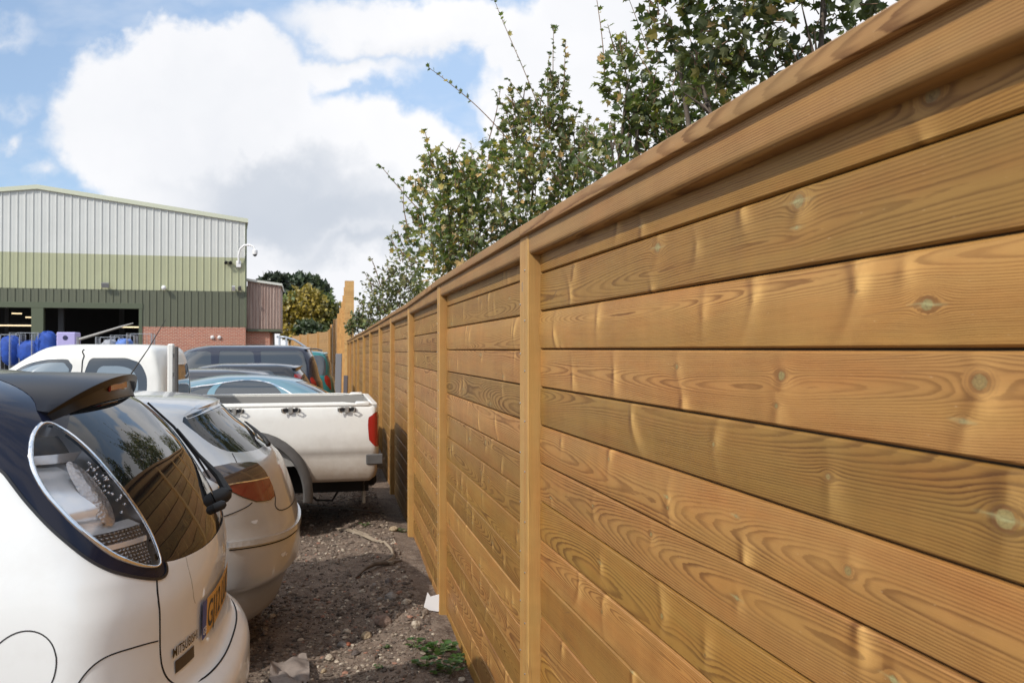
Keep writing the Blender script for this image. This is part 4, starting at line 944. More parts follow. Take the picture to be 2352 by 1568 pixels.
def car(name, label, cat, O, surf, step, paint, regions, axles, wr, wb, group='cars parked tail towards the fence', under=(.22, .62), zoff=0):
    root = empty(name, (O[0], O[1], zoff), CAR_TH, label, cat, group)
    R = list(regions)
    for ax in axles:
        for sg in (-1, 1):
            pl = [surf.side(ax+(wr+.055)*cos(q), wr+(wr+.055)*sin(q), sg) for q in np.linspace(-.28, pi+.28, 22)]
            pl = [(p, max(q, 0)) for p, q in pl]
            R.append(dict(name='arch', poly=pl, kind='cut'))
    out = shell(root, surf, step, paint, R)
    K = surf.K; f0, r0 = float(K[3, 2]), float(K[3, 1])
    ub = MB(); ub.box(f0+.25, -wb+.22, under[0], r0-.3, wb-.22, under[1])
    ub.build('underbody', M_DARK, root)
    for ax in axles:
        for sg in (-1, 1): wheel(root, ax, sg*(wb-.115), wr, .20, sg)
    return root, out
def sidewin(surf, pts, mat, name='window', sides=(-1, 1), off=-.003, it=2):
    return [dict(name=name, poly=smooth_poly(densify([surf.side(a, z, sg) for a, z in pts], .11), 2), mat=mat, off=off) for sg in sides]
def rearpoly(surf, pts, mat, name='rear_window', off=-.003, it=2, **k):
    return dict(name=name, poly=smooth_poly(densify([surf.rear(b, z) for b, z in pts], .11), 2), mat=mat, off=off, **k)
# ================================================================== white city car, nearest
ev = Surf(EV_KEYS, .05)
L_LIGHT = [(-0.626, 1.505), (-0.666, 1.501), (-0.717, 1.484), (-0.774, 1.456), (-0.829, 1.409), (-0.855, 1.37), (-0.867, 1.332), (-0.865, 1.291), (-0.845, 1.253), (-0.819, 1.211), (-0.781, 1.171), (-0.748, 1.137), (-0.709, 1.107), (-0.661, 1.085), (-0.609, 1.064), (-0.56, 1.051), (-0.53, 1.047), (-0.508, 1.055), (-0.500, 1.09), (-0.495, 1.135), (-0.497, 1.182), (-0.508, 1.231), (-0.518, 1.273), (-0.532, 1.323), (-0.545, 1.376), (-0.56, 1.418), (-0.577, 1.458), (-0.600, 1.492)]
L_LIGHT = smooth_poly(L_LIGHT, 1)
WIN_L = [(-0.565, 1.478), (-0.556, 1.422), (-0.533, 1.383), (-0.52, 1.329), (-0.503, 1.279), (-0.489, 1.231), (-0.480, 1.184), (-0.478, 1.14), (-0.480, 1.104), (-0.483, 1.072), (-0.485, 1.050)]
WIN_B = [(-0.429, 1.043), (-0.356, 1.037), (-0.288, 1.033), (-0.208, 1.028), (-0.108, 1.024), (0, 1.023)]
half = WIN_L+WIN_B
WIN = half+[(-a, b) for a, b in half[::-1][1:]]+[(.45, 1.535), (.25, 1.553), (0, 1.565), (-.25, 1.553), (-.45, 1.535)]
WRAP_B = [(-1.28, 1.50), (-1.10, 1.45), (-0.985, 1.375), (-0.977, 1.324), (-0.965, 1.275), (-0.934, 1.219), (-0.883, 1.162), (-0.827, 1.109), (-0.755, 1.071), (-0.668, 1.044), (-0.600, 1.026), (-0.55, 1.015), (-0.515, 1.013), (-0.492, 1.020), (-0.484, 1.036), (-.484, 1.05)]
WRAP_B = smooth_poly(WRAP_B, 1, False)
WR = WRAP_B+[(x, y) for x, y in WIN_B]; WR = WR+[(-a, b) for a, b in WR[::-1][1:]]
WR = WR+[(1.28, 1.56), (1.10, 1.66), (1.0, ev.T), (-1.0, ev.T), (-1.10, 1.66), (-1.28, 1.56)]
in_w = [(a*.93, b if b > 1.3 else b) for a, b in WIN]
regs = [dict(name='roof_wrap', poly=WR, kind='mat', mat=M_RBLK),
        dict(name='rear_window', poly=WIN, mat=M_GLS, off=-.002)]
for sg in (-1, 1):
    regs += [dict(name='side_window', poly=smooth_poly([ev.side(a, z, sg) for a, z in [(-1.35, 1.50), (-1.40, 1.17), (-2.0, 1.13), (-2.35, 1.12), (-2.2, 1.3), (-2.0, 1.50), (-1.7, 1.54)]], 1), mat=M_GLS2, off=-.003)]
regs += [dict(name='cut', poly=L_LIGHT, kind='cut'), dict(name='cut', poly=mirror(L_LIGHT), kind='cut')]
EV, evo = car('electric_car', 'nearest small white car with black roof, clear tail light and yellow number plate', 'car', EV_O, ev, .035, M_PW, regs, [-.42-.05, -2.98], .275, .735)
# window heater band, wrap edges, gaps
CUT1 = [(-0.552, 1.014), (-0.560, 0.985), (-0.560, 0.955), (-0.553, 0.93), (-0.545, 0.891), (-0.535, 0.852), (-0.529, 0.807), (-0.518, 0.765), (-0.490, 0.725), (-.44, .685), (-.36, .655), (-.2, .645), (0, .643)]
ARCH = [(-1.05, .60), (-1.0, .69), (-0.95, .76), (-0.911, 0.803), (-0.882, 0.827), (-0.848, 0.845), (-0.803, 0.857), (-0.745, 0.86), (-0.682, 0.858), (-0.615, 0.854), (-0.545, 0.845)]
gb = MB(); ribbon(gb, ev, CUT1+[(-a, b) for a, b in CUT1[::-1][1:]], .0050); gb.build('tailgate_gap', M_GAPC, EV)
for m_ in (1, -1): gb = MB(); ribbon(gb, ev, [(a*m_, b) for a, b in ARCH], .0034); gb.build('bumper_gap', M_GAPC, EV)
for m_ in (1, -1): cr = MB(); ribbon(cr, ev, [(a*m_, b) for a, b in [(-0.352, 1.036), (-0.354, 1.013), (-0.346, 0.978), (-0.334, 0.942), (-0.319, 0.902), (-.30, .883)]], .0022, .0006); cr.build('tailgate_crease', pmat('crease_grey', (.42, .38, .33), .5), EV)
# charging flap
fc = (-1.092, .850)
fl = MB(); cp = [(fc[0]+.098*cos(q), fc[1]+.098*sin(q)) for q in np.linspace(0, 2*pi, 49)]
n_ = len(cp)
def closed_ribbon(b, surf, pts, w, h, mi=0):
    A = np.array(pts); P3 = surf.P(A[:, 0], A[:, 1]); N3 = surf.N(A[:, 0], A[:, 1]); d = np.roll(P3, -1, 0)-np.roll(P3, 1, 0)
    sd_ = np.cross(N3, d); sd_ /= np.linalg.norm(sd_, axis=1, keepdims=True); v = []; n = len(A)
    for i in range(n): v += [P3[i]-sd_[i]*w/2-N3[i]*.002, P3[i]-sd_[i]*w*.35+N3[i]*h, P3[i]+sd_[i]*w*.35+N3[i]*h, P3[i]+sd_[i]*w/2-N3[i]*.002]
    b.add(v, [(4*i+k, 4*i+k+1, 4*((i+1) % n)+k+1, 4*((i+1) % n)+k) for i in range(n) for k in range(3)], mi)
closed_ribbon(fl, ev, cp[:-1], .0040, .0008)
fl.build('charging_flap', M_GAPC, EV)
# black seal round wrap edge
for m_ in (1, -1): sl = MB(); ribbon(sl, ev, [(a*m_, b) for a, b in WRAP_B], .007, .0035); sl.build('wrap_edge', M_TRIM, EV)
# ---------------- tail lamps
def tail_lamp(sg):
    poly = L_LIGHT if sg < 0 else mirror(L_LIGHT)
    A = np.array(densify(poly, .02)); n = len(A); P3 = ev.P(A[:, 0], A[:, 1]); N3 = ev.N(A[:, 0], A[:, 1])
    # bowl: outline, then pulled in
    c2 = A.mean(0); hv = []; rings = [(1.0, -.001), (1.0, -.012), (.985, -.045), (.9, -.075)]
    hs = MB()
    V = []
    for k, dpt in rings:
        B = c2+(A-c2)*k; Pk = ev.P(B[:, 0], B[:, 1]); Nk = ev.N(B[:, 0], B[:, 1]); V += list(Pk+Nk*dpt)
    F = [(q*n+i, q*n+(i+1) % n, (q+1)*n+(i+1) % n, (q+1)*n+i) for q in range(3) for i in range(n)]
    F = [f[::-1] for f in F] if sg < 0 else F
    hs.add(V, F); base = (len(rings)-1)*n; hs.f.append(tuple(base+i for i in range(n))); hs.mi.append(0)
    lamp = hs.build('tail_light', M_HOUS, EV, True, sharp=35)
    # rim
    rm = MB(); hw_ = np.where((A[:, 0]*(-sg)*-1 if False else np.abs(A[:, 0])) > np.interp(A[:, 1], [1.05, 1.2, 1.35, 1.5], [.60, .66, .68, .64]), .0135, .005)
    for _ in range(6): hw_ = (np.roll(hw_, 1)+hw_+np.roll(hw_, -1))/3
    dd_ = np.roll(P3, -1, 0)-np.roll(P3, 1, 0); sd_ = np.cross(N3, dd_); sd_ /= np.linalg.norm(sd_, axis=1, keepdims=True); V_ = []
    for i in range(n): w_ = hw_[i]; V_ += [P3[i]-sd_[i]*w_/2-N3[i]*.002, P3[i]-sd_[i]*w_*.35+N3[i]*.006, P3[i]+sd_[i]*w_*.35+N3[i]*.006, P3[i]+sd_[i]*w_/2-N3[i]*.002]
    rm.add(V_, [(4*i+k, 4*i+k+1, 4*((i+1) % n)+k+1, 4*((i+1) % n)+k) for i in range(n) for k in range(3)])
    rm.build('chrome_rim', M_CHR, lamp, True)
    # reflector barrel behind the upper half: polished half pipes
    def pt(s_, t_, d): return ev.P(np.array(s_*(-sg)), np.array(t_))+ev.N(np.array(s_*(-sg)), np.array(t_))*d
    bl = MB()
    def sheet(fn, nu, nv, mi=0):
        b0 = len(bl.v)
        for i in range(nu+1):
            for j in range(nv+1): bl.v.append(tuple(fn(i/nu, j/nv)))
        for i in range(nu):
            for j in range(nv):
                q = b0+i*(nv+1)+j; f = (q, q+1, q+nv+2, q+nv+1); bl.f.append(f); bl.mi.append(mi)
    # outer cylinder (left) and inner step
    tb_, tt_ = 1.195, 1.405
    def edge(t_, side):
        # s limits of the lamp outline at height t
        xs = []
        for i in range(n):
            (x0, y0), (x1, y1) = L2[i], L2[(i+1) % n]
            if (y0-t_)*(y1-t_) <= 0 and y0 != y1: xs.append(x0+(x1-x0)*(t_-y0)/(y1-y0))
        return (min(xs) if side == 0 else max(xs)) if xs else -.7
    L2 = [tuple(x) for x in (A if sg < 0 else A*np.array([-1, 1]))]
    def barrel(u0, u1, r_, dep):
        def fn(i, j):
            t_ = tb_+(tt_-tb_)*j; e0 = edge(t_, 0)+.012; e1 = edge(t_, 1)-.012
            s_ = e0+(e1-e0)*(u0+(u1-u0)*i); return pt(s_, t_, -dep-(r_*max(0, (j-.22)/.78)**2+.030*max(0, (.22-j)/.22)**2))
        return fn
    sheet(barrel(.0, .50, .060, .006), 4, 24); sheet(barrel(.50, .68, .052, .013), 2, 24)
    def shelf(t0, t1, d0, d1, mi=0):
        def fn(i, j):
            t_ = t0+(t1-t0)*j; e0 = edge(t_, 0)+.01; e1 = edge(t_, 1)-.01
            return pt(e0+(e1-e0)*i, t_, -(d0+(d1-d0)*j))
        return fn
    sheet(shelf(1.172, 1.20, .006, .030), 12, 6); sheet(shelf(1.405, 1.41, .05, .012), 12, 1)
    sheet(shelf(1.06, 1.172, .02, .010), 14, 10, 1)
    sheet(shelf(1.125, 1.138, .010, .006), 14, 2, 0)
    sheet(shelf(1.415, 1.475, .045, .02), 10, 4, 2)
    bl.build('reflector', [M_REFL, M_RIB, M_TRIM], lamp, True, sharp=30)
    # round lens plate with cross cut pattern
    dn = MB(); cx, cy = -.655, 1.285
    vs = [pt(cx, cy, -.004)]; fs = []
    for k in range(1, 6):
        for q in range(32):
            an = 2*pi*q/32; vs.append(pt(cx+(.056*cos(an)*k/5+.012*sin(an)*k/5)*-1, cy+.098*sin(an)*k/5, -.004-.006*(k/5)**2))
    for q in range(32): fs.append((0, 1+q, 1+(q+1) % 32))
    for k in range(4):
        for q in range(32): fs.append((1+k*32+q, 1+(k+1)*32+q, 1+(k+1)*32+(q+1) % 32, 1+k*32+(q+1) % 32))
    dn.add(vs, fs)
    dn.build('round_reflector', M_CROSS, lamp, True)
    # bright pips
    pp = MB(); rr = random.Random(3)
    for q in range(34):
        tt = rr.uniform(1.215, 1.37); e1 = edge(tt, 1); s_ = e1-rr.uniform(.012, .075)
        c = pt(s_, tt, -.006); pp.lathe(c, ev.N(np.array(s_*-sg), np.array(tt)), [(-.004, .004), (0, .0038), (.0025, .002)], 8)
    pp.build('lens_pips', M_CHR, lamp, True)
    # clear outer cover
    R_ = [dict(name='lens_cover', poly=poly, mat=M_CLEAR, off=.003, skirt=.004, parent=lamp)]
    res = delaunay_2d_cdt([Vector(p) for p in [tuple(x) for x in A]+[(s_, t_) for s_ in np.linspace(A[:, 0].min(), A[:, 0].max(), 14) for t_ in np.linspace(A[:, 1].min(), A[:, 1].max(), 22)]], [(i, (i+1) % n) for i in range(n)], [], 0, 1e-6)
    V2 = np.array([(v.x, v.y) for v in res[0]]); Fc = np.array(res[2]); ce = V2[Fc].mean(1); Fc = Fc[in_poly(ce[:, 0], ce[:, 1], A)]
    Nn = ev.N(V2[:, 0], V2[:, 1]); Pn = ev.P(V2[:, 0], V2[:, 1])+Nn*.004
    nn = np.cross(Pn[Fc[:, 1]]-Pn[Fc[:, 0]], Pn[Fc[:, 2]]-Pn[Fc[:, 0]]); fl_ = (nn*Nn[Fc[:, 0]]).sum(1) < 0; Fc[fl_] = Fc[fl_][:, ::-1]
    np_mesh('lens_cover', Pn, Fc, M_CLEAR, lamp, True, N=Nn, uv=V2)
    return lamp
M_REFL = pmat('lamp_reflector', (.98, .99, 1.0), .22, .45, .8); M_HOUS = pmat('lamp_housing', (.42, .42, .43), .3, .6)
M_RIB = pmat('ribbed_lens', (.62, .58, .55), .12, .75, .6)
_t, _b = mnodes(M_RIB); _co = _t.new('ShaderNodeTexCoord').outputs['Object']
_v = _t.scale(_co, (85, 85, 110)); _sep = _t.new('ShaderNodeSeparateXYZ'); _t.l.new(_v, _sep.inputs[0])
_h = _t.m('MULTIPLY', _t.m('ABSOLUTE', _t.m('SINE', _t.m('MULTIPLY', _sep.outputs[2], 3.1))), _t.m('ABSOLUTE', _t.m('SINE', _t.m('MULTIPLY', _sep.outputs[1], 3.4))))
_t.set(_b.inputs['Normal'], _t.bump(_h, 1.0, .008)); _t.set(_b.inputs['Base Color'], _t.mix(_h, (.20, .15, .12), (.85, .83, .82)))
M_CROSS = pmat('cross_cut_lens', (.40, .34, .30), .2, .6, .6)
_t, _b = mnodes(M_CROSS); _co = _t.new('ShaderNodeTexCoord').outputs['Object']
_h = _t.vor(_t.scale(_co, (120, 120, 120)), 1.0); _t.set(_b.inputs['Normal'], _t.bump(_h, .25, .003)); _t.set(_b.inputs['Base Color'], _t.mix(_h, (.60, .56, .54), (.42, .37, .34)))
M_CLEAR = bpy.data.materials.new('clear_cover'); M_CLEAR.use_nodes = True
_t = NT(M_CLEAR.node_tree); _t.n.clear(); _o = _t.new('ShaderNodeOutputMaterial'); _m = _t.new('ShaderNodeMixShader')
_tr = _t.new('ShaderNodeBsdfTransparent'); _gl = _t.new('ShaderNodeBsdfGlossy'); _gl.inputs['Roughness'].default_value = .01
_fr = _t.new('ShaderNodeFresnel'); _fr.inputs[0].default_value = 1.32
_t.l.new(_fr.outputs[0], _m.inputs[0]); _t.l.new(_tr.outputs[0], _m.inputs[1]); _t.l.new(_gl.outputs[0], _m.inputs[2]); _t.l.new(_m.outputs[0], _o.inputs[0])
tail_lamp(-1); tail_lamp(1)
# ---------------- roof spoiler over the rear window
def spoiler(surf, root, hb, tip, t_under, mat, lip=.016, name='spoiler'):
    """tip(k) -> (a, z) of the trailing edge, k from -1 to 1 across the car"""
    nb = 28; V = []
    for i in range(nb+1):
        k = -1+2*i/nb; b_ = hb*k; a_, z_ = tip(k); e = 1-abs(k)**4
        su, tu = surf.rear(b_, surf_z(surf, t_under)-.03*abs(k)**3); rb = surf.P(np.array(su), np.array(tu))
        s2, t2 = surf.rear(b_*.985, min(z_+.010*e+.004, surf.K[-1, 0]-.022)); n2 = surf.N(np.array(s2), np.array(t2)); rt = surf.P(np.array(s2), np.array(t2))+n2*.001
        tt = np.array([a_, b_, z_]); tb_ = tt+np.array([-.003, 0, -lip*(.35+.65*e)])
        m1 = rt*.5+tt*.5+np.array([0, 0, .004*e]); mb = rb*.55+tb_*.45+np.array([-.012*e, 0, .012*e])
        V += [rt, m1, tt+np.array([-.010*e, 0, .0015]), tt, tb_, tb_+np.array([-.018*e, 0, .002]), mb, rb]
    m = 8; F = [(i*m+j, i*m+j+1, (i+1)*m+j+1, (i+1)*m+j) for i in range(nb) for j in range(m-1)]
    F.append(tuple(range(m))[::-1]); F.append(tuple(nb*m+j for j in range(m)))
    b = MB(); b.add(V, F); return b.build(name, mat, root, True, sharp=50)
def surf_z(surf, t): return float(pchip(surf.tk, surf.K[:, 0], np.array(t)))
sp_o = spoiler(ev, EV, .49, lambda k: (-.375-.088*abs(k)**2, 1.583+.085*(1-abs(k)**2.3)), 1.558, pmat('spoiler_black', (.006, .006, .009), .28, 0, 0, spec=.15), .022)
bl3 = MB(); bl3.box(-.44, -.11, 1.618, -.40, .11, 1.650, bev=.004)
lb = bl3.build('brake_light', M_RED, sp_o)
# ---------------- wiper, plate, lettering
wp = MB()
def sp3(s_, t_, h): return ev.P(np.array(s_), np.array(t_))+ev.N(np.array(s_), np.array(t_))*h
wp.lathe(sp3(.17, 1.10, 0), ev.N(np.array(.17), np.array(1.10)), [(0, .030), (.035, .028), (.05, .020), (.058, .006)], 20)
wp.tube([sp3(.17, 1.10, .045), sp3(.22, 1.16, .040), sp3(.33, 1.25, .018), sp3(.40, 1.36, .012)], [.018, .013, .006, .004], 8)
wp.tube([sp3(.34, 1.15, .010), sp3(.38, 1.25, .010), sp3(.42, 1.37, .009), sp3(.44, 1.49, .008)], [.004, .005, .005, .004], 6)
wp.lathe(sp3(.08, 1.085, .006), ev.N(np.array(.08), np.array(1.085)), [(-.01, .016), (.02, .016), (.03, .008)], 12)
wp.build('rear_wiper', M_RUB, EV, True, sharp=40)
pl = MB()
grid = lambda x0, x1, y0, y1, nx=14: ([(x0+(x1-x0)*i/nx, y, 0) for y in (y0, y1) for i in range(nx+1)], [(i, i+1, nx+2+i, nx+1+i) for i in range(nx)])
PB0, PZ0, PW_, PH_ = -.325, .895, .52, .112
V, F = grid(.045, PW_, 0, PH_); rear_decal(pl, ev, V, F, PB0, PZ0, 1, 1, 0, .008)
V, F = grid(0, .045, 0, PH_, 2); rear_decal(pl, ev, V, F, PB0, PZ0, 1, 1, 1, .008)
V, F = text_mesh('GJ12 LUO', .105, 1.02); V[:, 0] *= .455/V[:, 0].max(); V[:, 1] *= .079/V[:, 1].max(); V[:, 0] += .055; V[:, 1] += .017
# subdivide not needed: letters are narrow enough to follow the curve
plate = pl.build('number_plate', [M_PLATE, M_PLBLU], EV)
tx = MB(); rear_decal(tx, ev, V, F, PB0, PZ0, 1, 1, 0, .0095)
V, F = text_mesh('GB', .03); V[:, 0] += .006; V[:, 1] += .012; rear_decal(tx, ev, V, F, PB0, PZ0, 1, 1, 1, .0095)
tx.build('plate_lettering', [M_INK, pmat('plate_white', (.8, .8, .8), .4)], plate)
bd = MB(); V, F = text_mesh('MITSUBISHI', .036, 1.0); V[:, 0] *= .165/V[:, 0].max(); V[:, 1] *= .026/V[:, 1].max()
rear_decal(bd, ev, V, F, -.520, .915, 1, 1, 0, .004, 0)
o = bd.build('badge_lettering', [pmat('badge_dark', (.03, .026, .022), .25, .3)], EV)
bd = MB(); V, F = grid(0, .125, 0, .034, 6); rear_decal(bd, ev, V, F, -.505, .868, 1, 1, 0, .0025); bd.build('badge_strip', pmat('strip_dark', (.045, .035, .028), .35), EV)
lg = MB()
def rh(cx, cy, ang, L_=.040, w_=.0145):
    d = np.array([cos(ang), sin(ang)]); e = np.array([-d[1], d[0]])
    c = np.array([cx, cy]); m0 = c+d*L_*.5*1.02
    return [tuple(c)+(0,), tuple(m0-e*w_*.78)+(0,), tuple(c+d*L_)+(0,), tuple(m0+e*w_*.78)+(0,)]
for an in (pi/2, pi/2+2*pi/3, pi/2-2*pi/3): rear_decal(lg, ev, rh(0, 0, an), [(0, 1, 2, 3)], .0, 1.075, 1, 1, 0, .007)
lg.build('three_diamond_emblem', M_CHR, EV)

# ================================================================== silver hatchback
asf = Surf(AS_KEYS, .05)
AWIN = [(-0.714, 1.490), (-0.66, 1.392), (-0.636, 1.317), (-0.595, 1.258), (-0.514, 1.207), (-0.325, 1.183), (-0.158, 1.172), (0, 1.17)]
AW = AWIN+[(-a, b) for a, b in AWIN[::-1][1:]]+[(.52, 1.525), (.3, 1.550), (0, 1.555), (-.3, 1.550), (-.52, 1.525)]
ALI = [(-0.90, 1.095), (-0.852, 1.108), (-0.77, 1.127), (-0.614, 1.135), (-0.45, 1.115), (-0.398, 1.096), (-0.378, 1.023), (-0.356, 0.902), (-0.370, 0.818), (-0.43, .805), (-0.484, 0.809), (-0.564, 0.823), (-0.659, 0.879), (-0.771, 0.964), (-.88, 1.05)]
MIDL = [(-.92, 1.0), (-0.777, 0.993), (-0.686, 0.995), (-0.563, 0.985), (-0.411, 0.978), (-.30, .975)]
def split_low(poly):   # part of the lamp below the chrome line
    lo = [(-0.80, .993), (-0.686, 0.993), (-0.563, 0.985), (-0.411, 0.978), (-.371, .978), (-0.358, 0.902), (-0.372, 0.822), (-0.43, .809), (-0.484, 0.813), (-0.564, 0.828), (-0.659, 0.884), (-0.771, 0.968)]
    return lo
regs = [dict(name='rear_window', poly=smooth_poly(AW, 1), mat=M_GLS, off=-.002)]
for m_ in (1, -1):
    A1 = ALI if m_ == 1 else mirror(ALI); A2 = split_low(ALI) if m_ == 1 else mirror(split_low(ALI))
    regs += [dict(name='tail_light', poly=A1, mat=M_SMK, off=.004), dict(name='red_lens', poly=A2, mat=pmat('dull_red_lens', (.17, .020, .012), .14, 0, .8), off=.0055)]
regs += sidewin(asf, [(-.95, 1.36), (-.80, 1.17), (-1.1, 1.10), (-1.75, 1.08), (-1.78, 1.40), (-1.3, 1.42)], M_GLS2)
regs += sidewin(asf, [(-1.84, 1.08), (-2.6, 1.07), (-2.75, 1.13), (-2.3, 1.36), (-1.95, 1.40), (-1.84, 1.40)], M_GLS2)
AST, asto = car('silver_hatchback', 'silver hatchback with scuffed rear bumper between the white city car and the pickup', 'car', AS_O, asf, .06, M_PSIL, regs, [-.86, -3.45], .33, .90)
for q in range(2):
    for p_ in asto.get('red_lens', []): p_.parent = asto['tail_light'][0] if p_.name.endswith('lens') else asto['tail_light'][1]
for m_ in (1, -1):
    M2 = lambda l: [(a*m_, b) for a, b in l]
    for nm_, l_, w_ in (('tailgate_gap', [(-0.40, 1.10), (-0.372, .97), (-0.352, 0.847), (-0.365, 0.795), (-0.40, 0.745), (-.33, .70), (0, .69)], .006), ('strip_painted_shadow', [(-0.853, 0.578), (-0.625, 0.568), (-0.33, 0.547), (0, .533)], .006),  # dark line below the bumper strip is its shadow, drawn as a ribbon
        ('bumper_gap', [(-1.15, .80), (-.95, .745), (-0.66, .80), (-.60, .826)], .005), ('wing_gap', [(-0.57, 1.128), (-0.54, 1.16), (-0.514, 1.200)], .005), ('door_gap', [(-1.9, .30), (-1.75, .45), (-1.74, 1.0)], .006), ('door_gap', [(-2.9, .25), (-2.88, 1.02)], .006)):
        g = MB(); ribbon(g, asf, M2(l_), w_, .0015, step=.03); g.build(nm_, M_GAPC, AST)
for m_ in (1, -1):
    g = MB(); ribbon(g, asf, [(a*m_, b) for a, b in [(-0.853, 0.605), (-0.625, 0.595), (-0.33, 0.573), (0, .56)]], .030, .012, step=.03)
    ribbon(g, asf, [(a*m_, b) for a, b in [(-.83, .985), (-0.777, 0.990), (-0.686, 0.995), (-0.563, 0.988), (-0.411, 0.980), (-.37, .975)]], .007, .009, 1, step=.03)
    g.build('bumper_strip', [M_PSIL, M_CHR], AST)
pk = [(-.62, .70, .020), (-.40, .47, .022), (-.36, .46, .012), (-.52, .58, .010)]
for s_, t_, r_ in pk:
    g = MB()
    vs = [(s_+r_*1.2*cos(q)*(1+.4*sin(q*3)), t_+r_*.7*sin(q)*(1+.3*cos(q*2))) for q in np.linspace(0, 2*pi, 13)[:-1]]
    A = np.array(vs); P3 = asf.P(A[:, 0], A[:, 1])+asf.N(A[:, 0], A[:, 1])*.0012; g.add([tuple(p) for p in P3], [tuple(range(12))])
    g.build('paint_scuff', pmat('bare_filler', (.68, .66, .63), .7), AST)
spoiler(asf, AST, .60, lambda k: (-.495-.125*abs(k)**2.2, 1.388+.045*(1-abs(k)**2.3)), 1.53, M_PSIL, .024)
g = MB(); g.lathe((-1.02, 0, 1.478), (-.4, 0, 1), [(0, .028), (.012, .024), (.03, .012), (.06, .006)], 12)
g.tube([(-1.04, 0, 1.53), (-.90, .0, 1.75), (-.80, 0, 1.93)], [.005, .0035, .002], 6)
g.build('aerial', M_RUB, AST, True, sharp=40)
g = MB(); P_ = lambda s_, t_, h: asf.P(np.array(s_), np.array(t_))+asf.N(np.array(s_), np.array(t_))*h
g.tube([P_(-.03, 1.150, .02), P_(.0, 1.20, .03), P_(.10, 1.27, .02), P_(.22, 1.33, .012)], [.016, .013, .009, .005], 8)
g.tube([P_(-.02, 1.225, .010), P_(.15, 1.27, .010), P_(.34, 1.32, .010)], [.006, .007, .004], 6)
g.build('rear_wiper', M_RUB, AST, True)

# ================================================================== white pickup
PU_O = tuple(np.array(CN)*.517+np.array(CUu)*8.86)
PK = [[.38, -1.96, -5.0, .84, .10, .5, 4, 2.6], [.55, -1.94, -5.1, .90, .10, .5, 4, 2.6], [.80, -1.93, -5.1, .905, .10, .5, 4, 2.6], [1.0, -1.93, -5.02, .90, .10, .5, 4, 2.6], [1.08, -1.93, -4.6, .893, .10, .6, 4, 2.6], [1.14, -1.93, -4.05, .88, .10, .6, 4, 2.6],
      [1.22, -1.93, -3.9, .87, .10, .5, 4, 2.6], [1.40, -1.935, -3.62, .835, .10, .5, 4, 2.5], [1.58, -1.95, -3.38, .80, .11, .5, 3.6, 2.5], [1.68, -1.97, -3.24, .775, .12, .5, 3.4, 2.5], [1.735, -1.985, -3.14, .752, .13, .4, 3, 2.5],
      [1.77, -2.02, -3.06, .70, .13, .35, 3, 2.5], [1.788, -2.09, -2.97, .61, .13, .3, 3, 2.5], [1.797, -2.22, -2.84, .42, .1, .2, 2.6, 2.5], [1.80, -2.45, -2.6, .02, .04, .04, 2.5, 2.5]]
pks = Surf(PK, .02)
regs = []
regs += sidewin(pks, [(-2.10, 1.20), (-2.10, 1.52), (-2.16, 1.63), (-2.28, 1.672), (-2.575, 1.672), (-2.575, 1.18)], M_GLS2, it=1)
regs += sidewin(pks, [(-2.71, 1.18), (-2.71, 1.60), (-2.76, 1.665), (-2.95, 1.66), (-3.15, 1.61), (-3.62, 1.25), (-3.62, 1.18)], M_GLS2, it=1)
M_PALEG = pmat('see_through_glass', (.20, .25, .29), .06, 0, .8)
regs += sidewin(pks, [(-2.17, 1.20), (-2.17, 1.48), (-2.22, 1.57), (-2.32, 1.60), (-2.50, 1.60), (-2.53, 1.50), (-2.53, 1.18)], M_PALEG, 'inner_pane', off=-.0015)
regs += sidewin(pks, [(-2.74, 1.18), (-2.74, 1.57), (-2.79, 1.635), (-2.96, 1.63), (-3.14, 1.58), (-3.54, 1.27), (-3.54, 1.18)], M_PALEG, 'inner_pane', off=-.0015)
regs += [rearpoly(pks, [(-.62, 1.22), (-.60, 1.60), (.60, 1.60), (.62, 1.22)], M_GLS2, 'rear_window', it=1)]
zp = 0
PU = empty('pickup_truck', (PU_O[0], PU_O[1], zp), CAR_TH, 'muddy white pickup truck backed up to the fence with empty load bed', 'pickup', None)
for ax in (-4.25,):
    for sg in (-1, 1): regs.append(dict(name='arch', kind='cut', poly=[(p, max(q, 0)) for p, q in [pks.side(ax+.47*cos(a_), .38+.47*sin(a_), sg) for a_ in np.linspace(-.1, pi+.1, 20)]]))
shell(PU, pks, .06, M_PW2, regs, 'cab')
for m_ in (-1, 1):
    g = MB(); ribbon(g, pks, [pks.side(-2.64, z, m_) for z in np.linspace(.6, 1.75, 24)], .010, .002, step=.04); g.build('door_gap', M_GAPC, PU); g = MB()
    ribbon(g, pks, [pks.side(-3.70, z, m_) for z in (.6, .9, 1.1, 1.2)], .010, .002, step=.04); g.build('wing_gap', M_GAPC, PU)
BK = [[.50, -.07, -1.86, .86, .08, .08, 4, 5], [.53, -.03, -1.87, .895, .09, .08, 4, 5], [.62, -.005, -1.88, .915, .09, .06, 4, 5], [.75, 0, -1.88, .918, .09, .06, 4, 5], [.79, 0, -1.88, .930, .09, .06, 4, 5], [.95, 0, -1.88, .935, .09, .06, 4, 5],
      [1.115, 0, -1.88, .932, .09, .06, 4, 5], [1.115+.008, -.002, -1.88, .922, .09, .06, 4, 5], [1.18, -.004, -1.88, .918, .09, .06, 4, 5], [1.215, -.010, -1.875, .905, .09, .06, 4, 5], [1.225, -.03, -1.86, .875, .08, .05, 4, 5]]
bks = Surf(BK, 0.01)
regs = []
